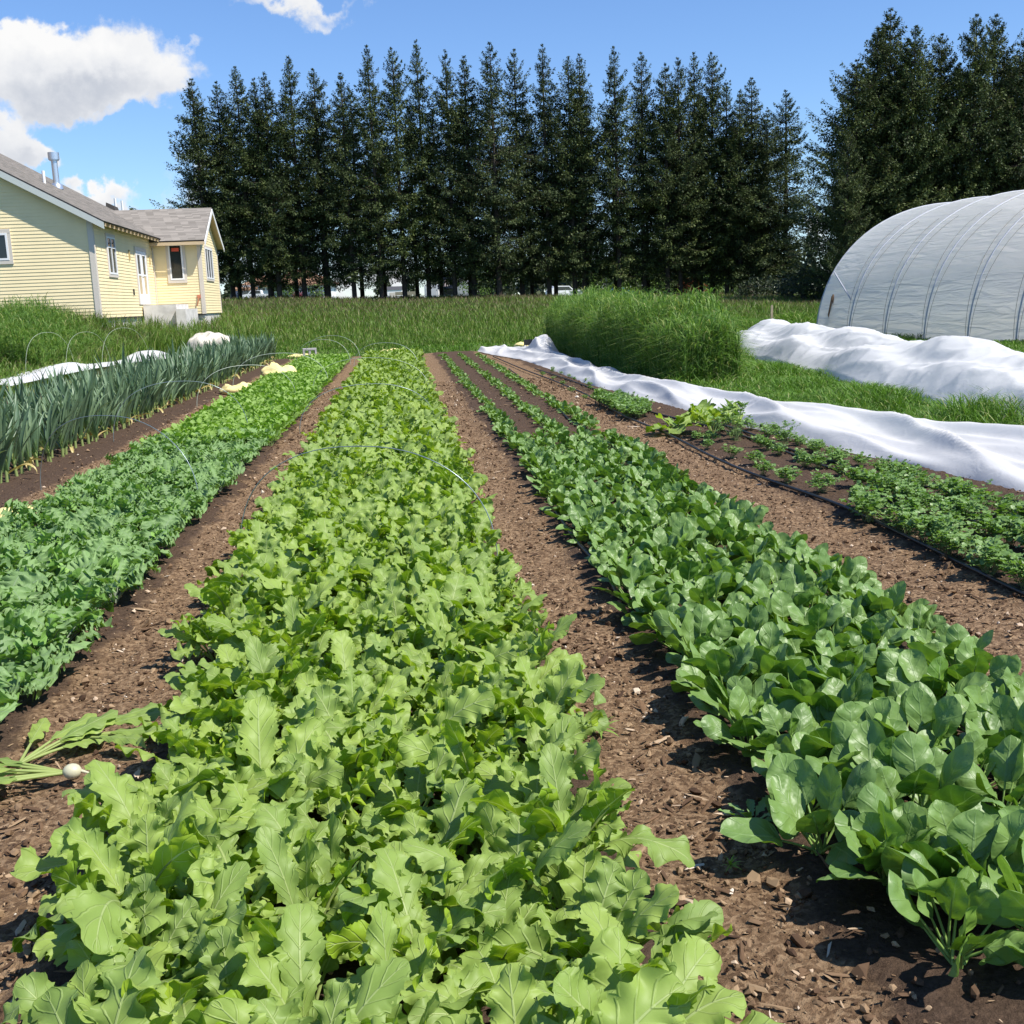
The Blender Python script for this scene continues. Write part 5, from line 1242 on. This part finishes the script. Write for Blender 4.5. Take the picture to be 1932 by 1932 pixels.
for i in range(3):
    cx = (455 + i * 17 + (6 if i == 2 else 0) - 536) * m_ + .6; yy_ = .72 if i < 2 else -.05
    g = G(); g.box(cx - .95, cx + .95, yy_ - .03, yy_, 0, 1.9); a = np.linspace(0, pi, 9); g.add([(cx + .95 * cos(u), yy_ - .02, 1.9 + .3 * sin(u)) for u in a], T=[(0, j, j + 1) for j in range(1, 8)]); dd = g.obj('garage_door', M_white, e)
    for j in range(4): g = G(); g.box(cx - .75 + j * .4, cx - .75 + j * .4 + .25, yy_ - .05, yy_ - .031, 1.45, 1.7); g.obj('pane', M_glass, dd)
g = G(); g.box(0.6, 1.1, -.05, 0, .9, 1.9); g.obj('window', M_glass, e)
g = G(); g.box(3.9, 4.8, -1.0, -.3, 0, 1.1); g.obj('utility_box', plain('grey_box', (.15, .15, .16), .6), e)
# pickup
def car_wheels(e, xs_, yo, r_=.38, w_=.24):
    for x_ in xs_:
        for sy in (-1, 1):
            yc = sy * yo; g = G(); g.tube([(x_, yc - w_ / 2, r_), (x_, yc + w_ / 2, r_)], r_, 18); wv = g.obj('wheel', M_blk, e); g = G(); g.tube([(x_, yc - w_ / 2 - .01, r_), (x_, yc + w_ / 2 + .01, r_)], r_ * .55, 12); g.obj('rim', M_galv, wv)
e, x0, z0 = frame_at(486, 118, 'pickup_truck', 'white crew cab pickup truck parked by the distant white house', 'pickup truck', radians(2), 547, 1.85)
def extr(prof, y0_, y1_, inset=0):
    g = G(); n = len(prof); V = [(x_, y0_, z_) for x_, z_ in prof] + [(x_, y1_, z_) for x_, z_ in prof]
    Q = [(i, (i + 1) % n, (i + 1) % n + n, i + n) for i in range(n)]; g.add(V, Q=Q)
    c = np.mean(prof, 0); V2 = [(x_, y0_, z_) for x_, z_ in prof] + [(c[0], y0_, c[1])]; g.add(V2, T=[((i + 1) % n, i, n) for i in range(n)]); V3 = [(x_, y1_, z_) for x_, z_ in prof] + [(c[0], y1_, c[1])]; g.add(V3, T=[(i, (i + 1) % n, n) for i in range(n)]); return g
M_carw = plain('white_car_paint', (.78, .78, .78), .3)
extr([(-2.8, .45), (2.75, .45), (2.8, 1.1), (.95, 1.12), (.93, 1.15), (.75, 1.8), (-.9, 1.85), (-1.5, 1.22), (-2.75, 1.05)], -.93, .93).obj('body', M_carw, e)
g = extr([(-1.3, 1.22), (-.25, 1.22), (-.25, 1.72), (-.85, 1.72)], -.945, .945); g.obj('window', M_glass, e); g = extr([(-.15, 1.22), (.72, 1.22), (.62, 1.72), (-.15, 1.72)], -.945, .945); g.obj('window', M_glass, e)
car_wheels(e, (-1.85, 1.85), .85)
e, x0, z0 = frame_at(463, 120, 'parked_car', 'dark parked car with a slanted windscreen left of the white pickup', 'car', radians(60), 549, 1.42)
extr([(-2.2, .35), (2.2, .35), (2.25, .85), (1.3, .95), (.6, 1.4), (-1.2, 1.42), (-2.1, .95)], -.85, .85).obj('body', plain('dark_car_paint', (.05, .055, .06), .3), e); extr([(-1.2, .95), (1.05, .95), (.55, 1.32), (-1.1, 1.34)], -.862, .862).obj('window', M_glass, e); car_wheels(e, (-1.4, 1.4), .78, .33)
# camper trailer
Yt = 112; e, x0, z0 = frame_at(844, Yt, 'camper_trailer', 'black and grey camper trailer with an emblem on its front, parked beyond the trees', 'camper trailer', radians(-14), 524, 3.0); mm = Yt / FPX
wv = (865 - 824) * mm; hv = 2.9; zb_ = .45
M_cg = plain('camper_grey', (.20, .21, .22), .4); M_cb = plain('camper_black', (.018, .018, .02), .3)
g = G(); g.box(-wv / 2, wv / 2, 0, 8, zb_, hv); g.obj('body', M_cg, e)
g = G(); g.hexa([(-wv / 2 + .02, -.9, 1.5), (wv / 2 - .02, -.9, 1.5), (wv / 2 - .02, 0, 1.35), (-wv / 2 + .02, 0, 1.35), (-wv / 2 + .15, -.55, 2.95), (wv / 2 - .15, -.55, 2.95), (wv / 2 - .02, .0, 3.0), (-wv / 2 + .02, .0, 3.0)]); fc = g.obj('front_cap', M_cb, e)
g = G(); a = np.linspace(0, 2 * pi, 20, endpoint=False); V = [(.62 * cos(u) + .1, -.80 + (.42 * sin(u)) * .24 - .02, 2.25 + .42 * sin(u) - (.12 * abs(cos(u)) if sin(u) < 0 else 0)) for u in a]; g.add(V + [(.1, -.82, 2.25)], T=[(i, (i + 1) % 20, 20) for i in range(20)]); g.obj('emblem', plain('emblem_cream', (.62, .50, .48), .5), fc)
g = G(); g.box(-wv / 2 + .25, wv / 2 - .25, -.02, -.005, .7, 1.25); g.obj('panel', M_cb, e)
for i in range(4): g = G(); g.box(-wv / 2 - .02, -wv / 2 - .004, .6 + i * 1.6, 1.3 + i * 1.6, 1.3, 2.2); g.obj('window', M_glass, e)
car_wheels(e, (0,), wv / 2 - .15)
for c_ in list(e.children):
    if c_.name.startswith('wheel'): c_.location.y = 5
e, x0, z0 = frame_at(814, 116, 'cargo_trailer', 'white boxy cargo trailer with a rounded front beside the camper', 'trailer', radians(-10), 537, 2.45)
g = G(); n = 8; pr = [(-1.2, .4)] + [(-1.2 + .35 * (1 - cos(t_)), 2.1 + .35 * sin(t_)) for t_ in np.linspace(0, pi / 2, n)] + [(.85 + .35 * sin(t_), 2.1 + .35 * cos(t_)) for t_ in np.linspace(0, pi / 2, n)] + [(1.2, .4)]
extr(pr, 0, 5).obj('body', M_carw, e); g = G(); g.box(-.9, .9, -.03, -.005, .6, 1.9); g.obj('door', M_white, e); car_wheels(e, (0,), 1.0); 
def shed(px, Y, w_, h_, d_, mat, rmat, label, cat, name='shed', roof='gable', top=540):
    e, x0, z0 = frame_at(px, Y, name, label, cat, 0, top, h_); g = G(); g.box(-w_ / 2, w_ / 2, 0, d_, -.2, h_); g.obj('wall', mat, e)
    g = G(); o_ = .15
    if roof == 'gable': g.add([(-w_ / 2 - o_, -o_, h_), (w_ / 2 + o_, -o_, h_), (w_ / 2 + o_, d_ + o_, h_), (-w_ / 2 - o_, d_ + o_, h_), (-w_ / 2 - o_, d_ / 2, h_ + w_ * .2), (w_ / 2 + o_, d_ / 2, h_ + w_ * .2)], Q=[(0, 1, 5, 4), (2, 3, 4, 5), (3, 2, 1, 0)], T=[(1, 2, 5), (3, 0, 4)])
    else: g.box(-w_ / 2 - o_, w_ / 2 + o_, -o_, d_ + o_, h_ + .002, h_ + .12)
    g.obj('roof', rmat, e); g = G(); g.box(-w_ * .2, w_ * .2, -.03, -.003, .1, h_ * .75); g.obj('door', M_trim, e); return e
M_dkr = plain('dark_roof', (.06, .06, .065), .8)
shed(742, 150, 5.4, 3.2, 5, M_whw, M_dkr, 'small distant white building with a dark roof, left of the trailers', 'shed', top=547)
shed(1136, 100, 1.5, 2.6, 1.5, M_whw, M_white, 'narrow pale booth with a flat white roof behind the trees', 'booth', 'booth', 'flat', 537)
e, x0, z0 = frame_at(1062, 120, 'white_car', 'white car partly hidden by a trunk right of the camper', 'car', radians(20), 539, 1.65)
extr([(-2.2, .35), (2.2, .35), (2.25, .95), (1.3, 1.05), (.6, 1.6), (-1.4, 1.65), (-2.15, 1.0)], -.88, .88).obj('body', M_carw, e); extr([(-1.3, 1.05), (1.05, 1.05), (.55, 1.5), (-1.25, 1.52)], -.892, .892).obj('window', M_glass, e); car_wheels(e, (-1.4, 1.4), .8, .34)
e, x0, z0 = frame_at(1172, 125, 'blue_car', 'small bright blue car seen between two trunks', 'car', radians(10), 543, 1.42)
extr([(-1.8, .35), (1.8, .35), (1.85, .85), (1.0, .95), (.5, 1.4), (-1.1, 1.42), (-1.75, .95)], -.8, .8).obj('body', plain('blue_car_paint', (.03, .18, .55), .3), e); extr([(-1.1, .95), (.85, .95), (.45, 1.32), (-1.0, 1.34)], -.812, .812).obj('window', M_glass, e); car_wheels(e, (-1.1, 1.1), .72, .3)
e, x0, z0 = frame_at(1089, 108, 'white_tank', 'low white box lying in the grass beyond the trees', 'box', 0, 547, .72); g = G(); g.box(-.55, .55, 0, .7, .1, .62); g.obj('body', M_white, e); g = G(); g.box(-.6, .6, -.04, .74, .622, .72); g.obj('lid', M_white, e)
e, x0, z0 = frame_at(766, 104, 'garden_bench', 'low weathered wooden bench beyond the trees, left of the trailers', 'bench'); M_wd = plain('grey_wood', (.25, .24, .18), .8)
g = G(); g.box(-1., 1., 0, .4, .42, .48); g.obj('seat', M_wd, e); g = G(); g.box(-1., 1., .4, .45, .55, .85); g.obj('backrest', M_wd, e)
for a in (-.85, .8): g = G(); g.box(a, a + .08, .02, .38, 0, .418); g.obj('leg', M_wd, e)
# utility pole
e, x0, z0 = frame_at(1101, 128, 'utility_pole', 'weathered wooden utility pole behind the row of trees', 'utility pole'); g = G(); g.tube([(0, 0, -.2), (0, 0, 6.5)], [.17, .12], 10); g.obj('pole', plain('pole_wood', (.33, .29, .22), .9), e); g = G(); g.box(-1.1, 1.1, -.06, .06, 5.7, 5.82); g.obj('crossarm', M_wd, e)
print('objects', len(bpy.data.objects))
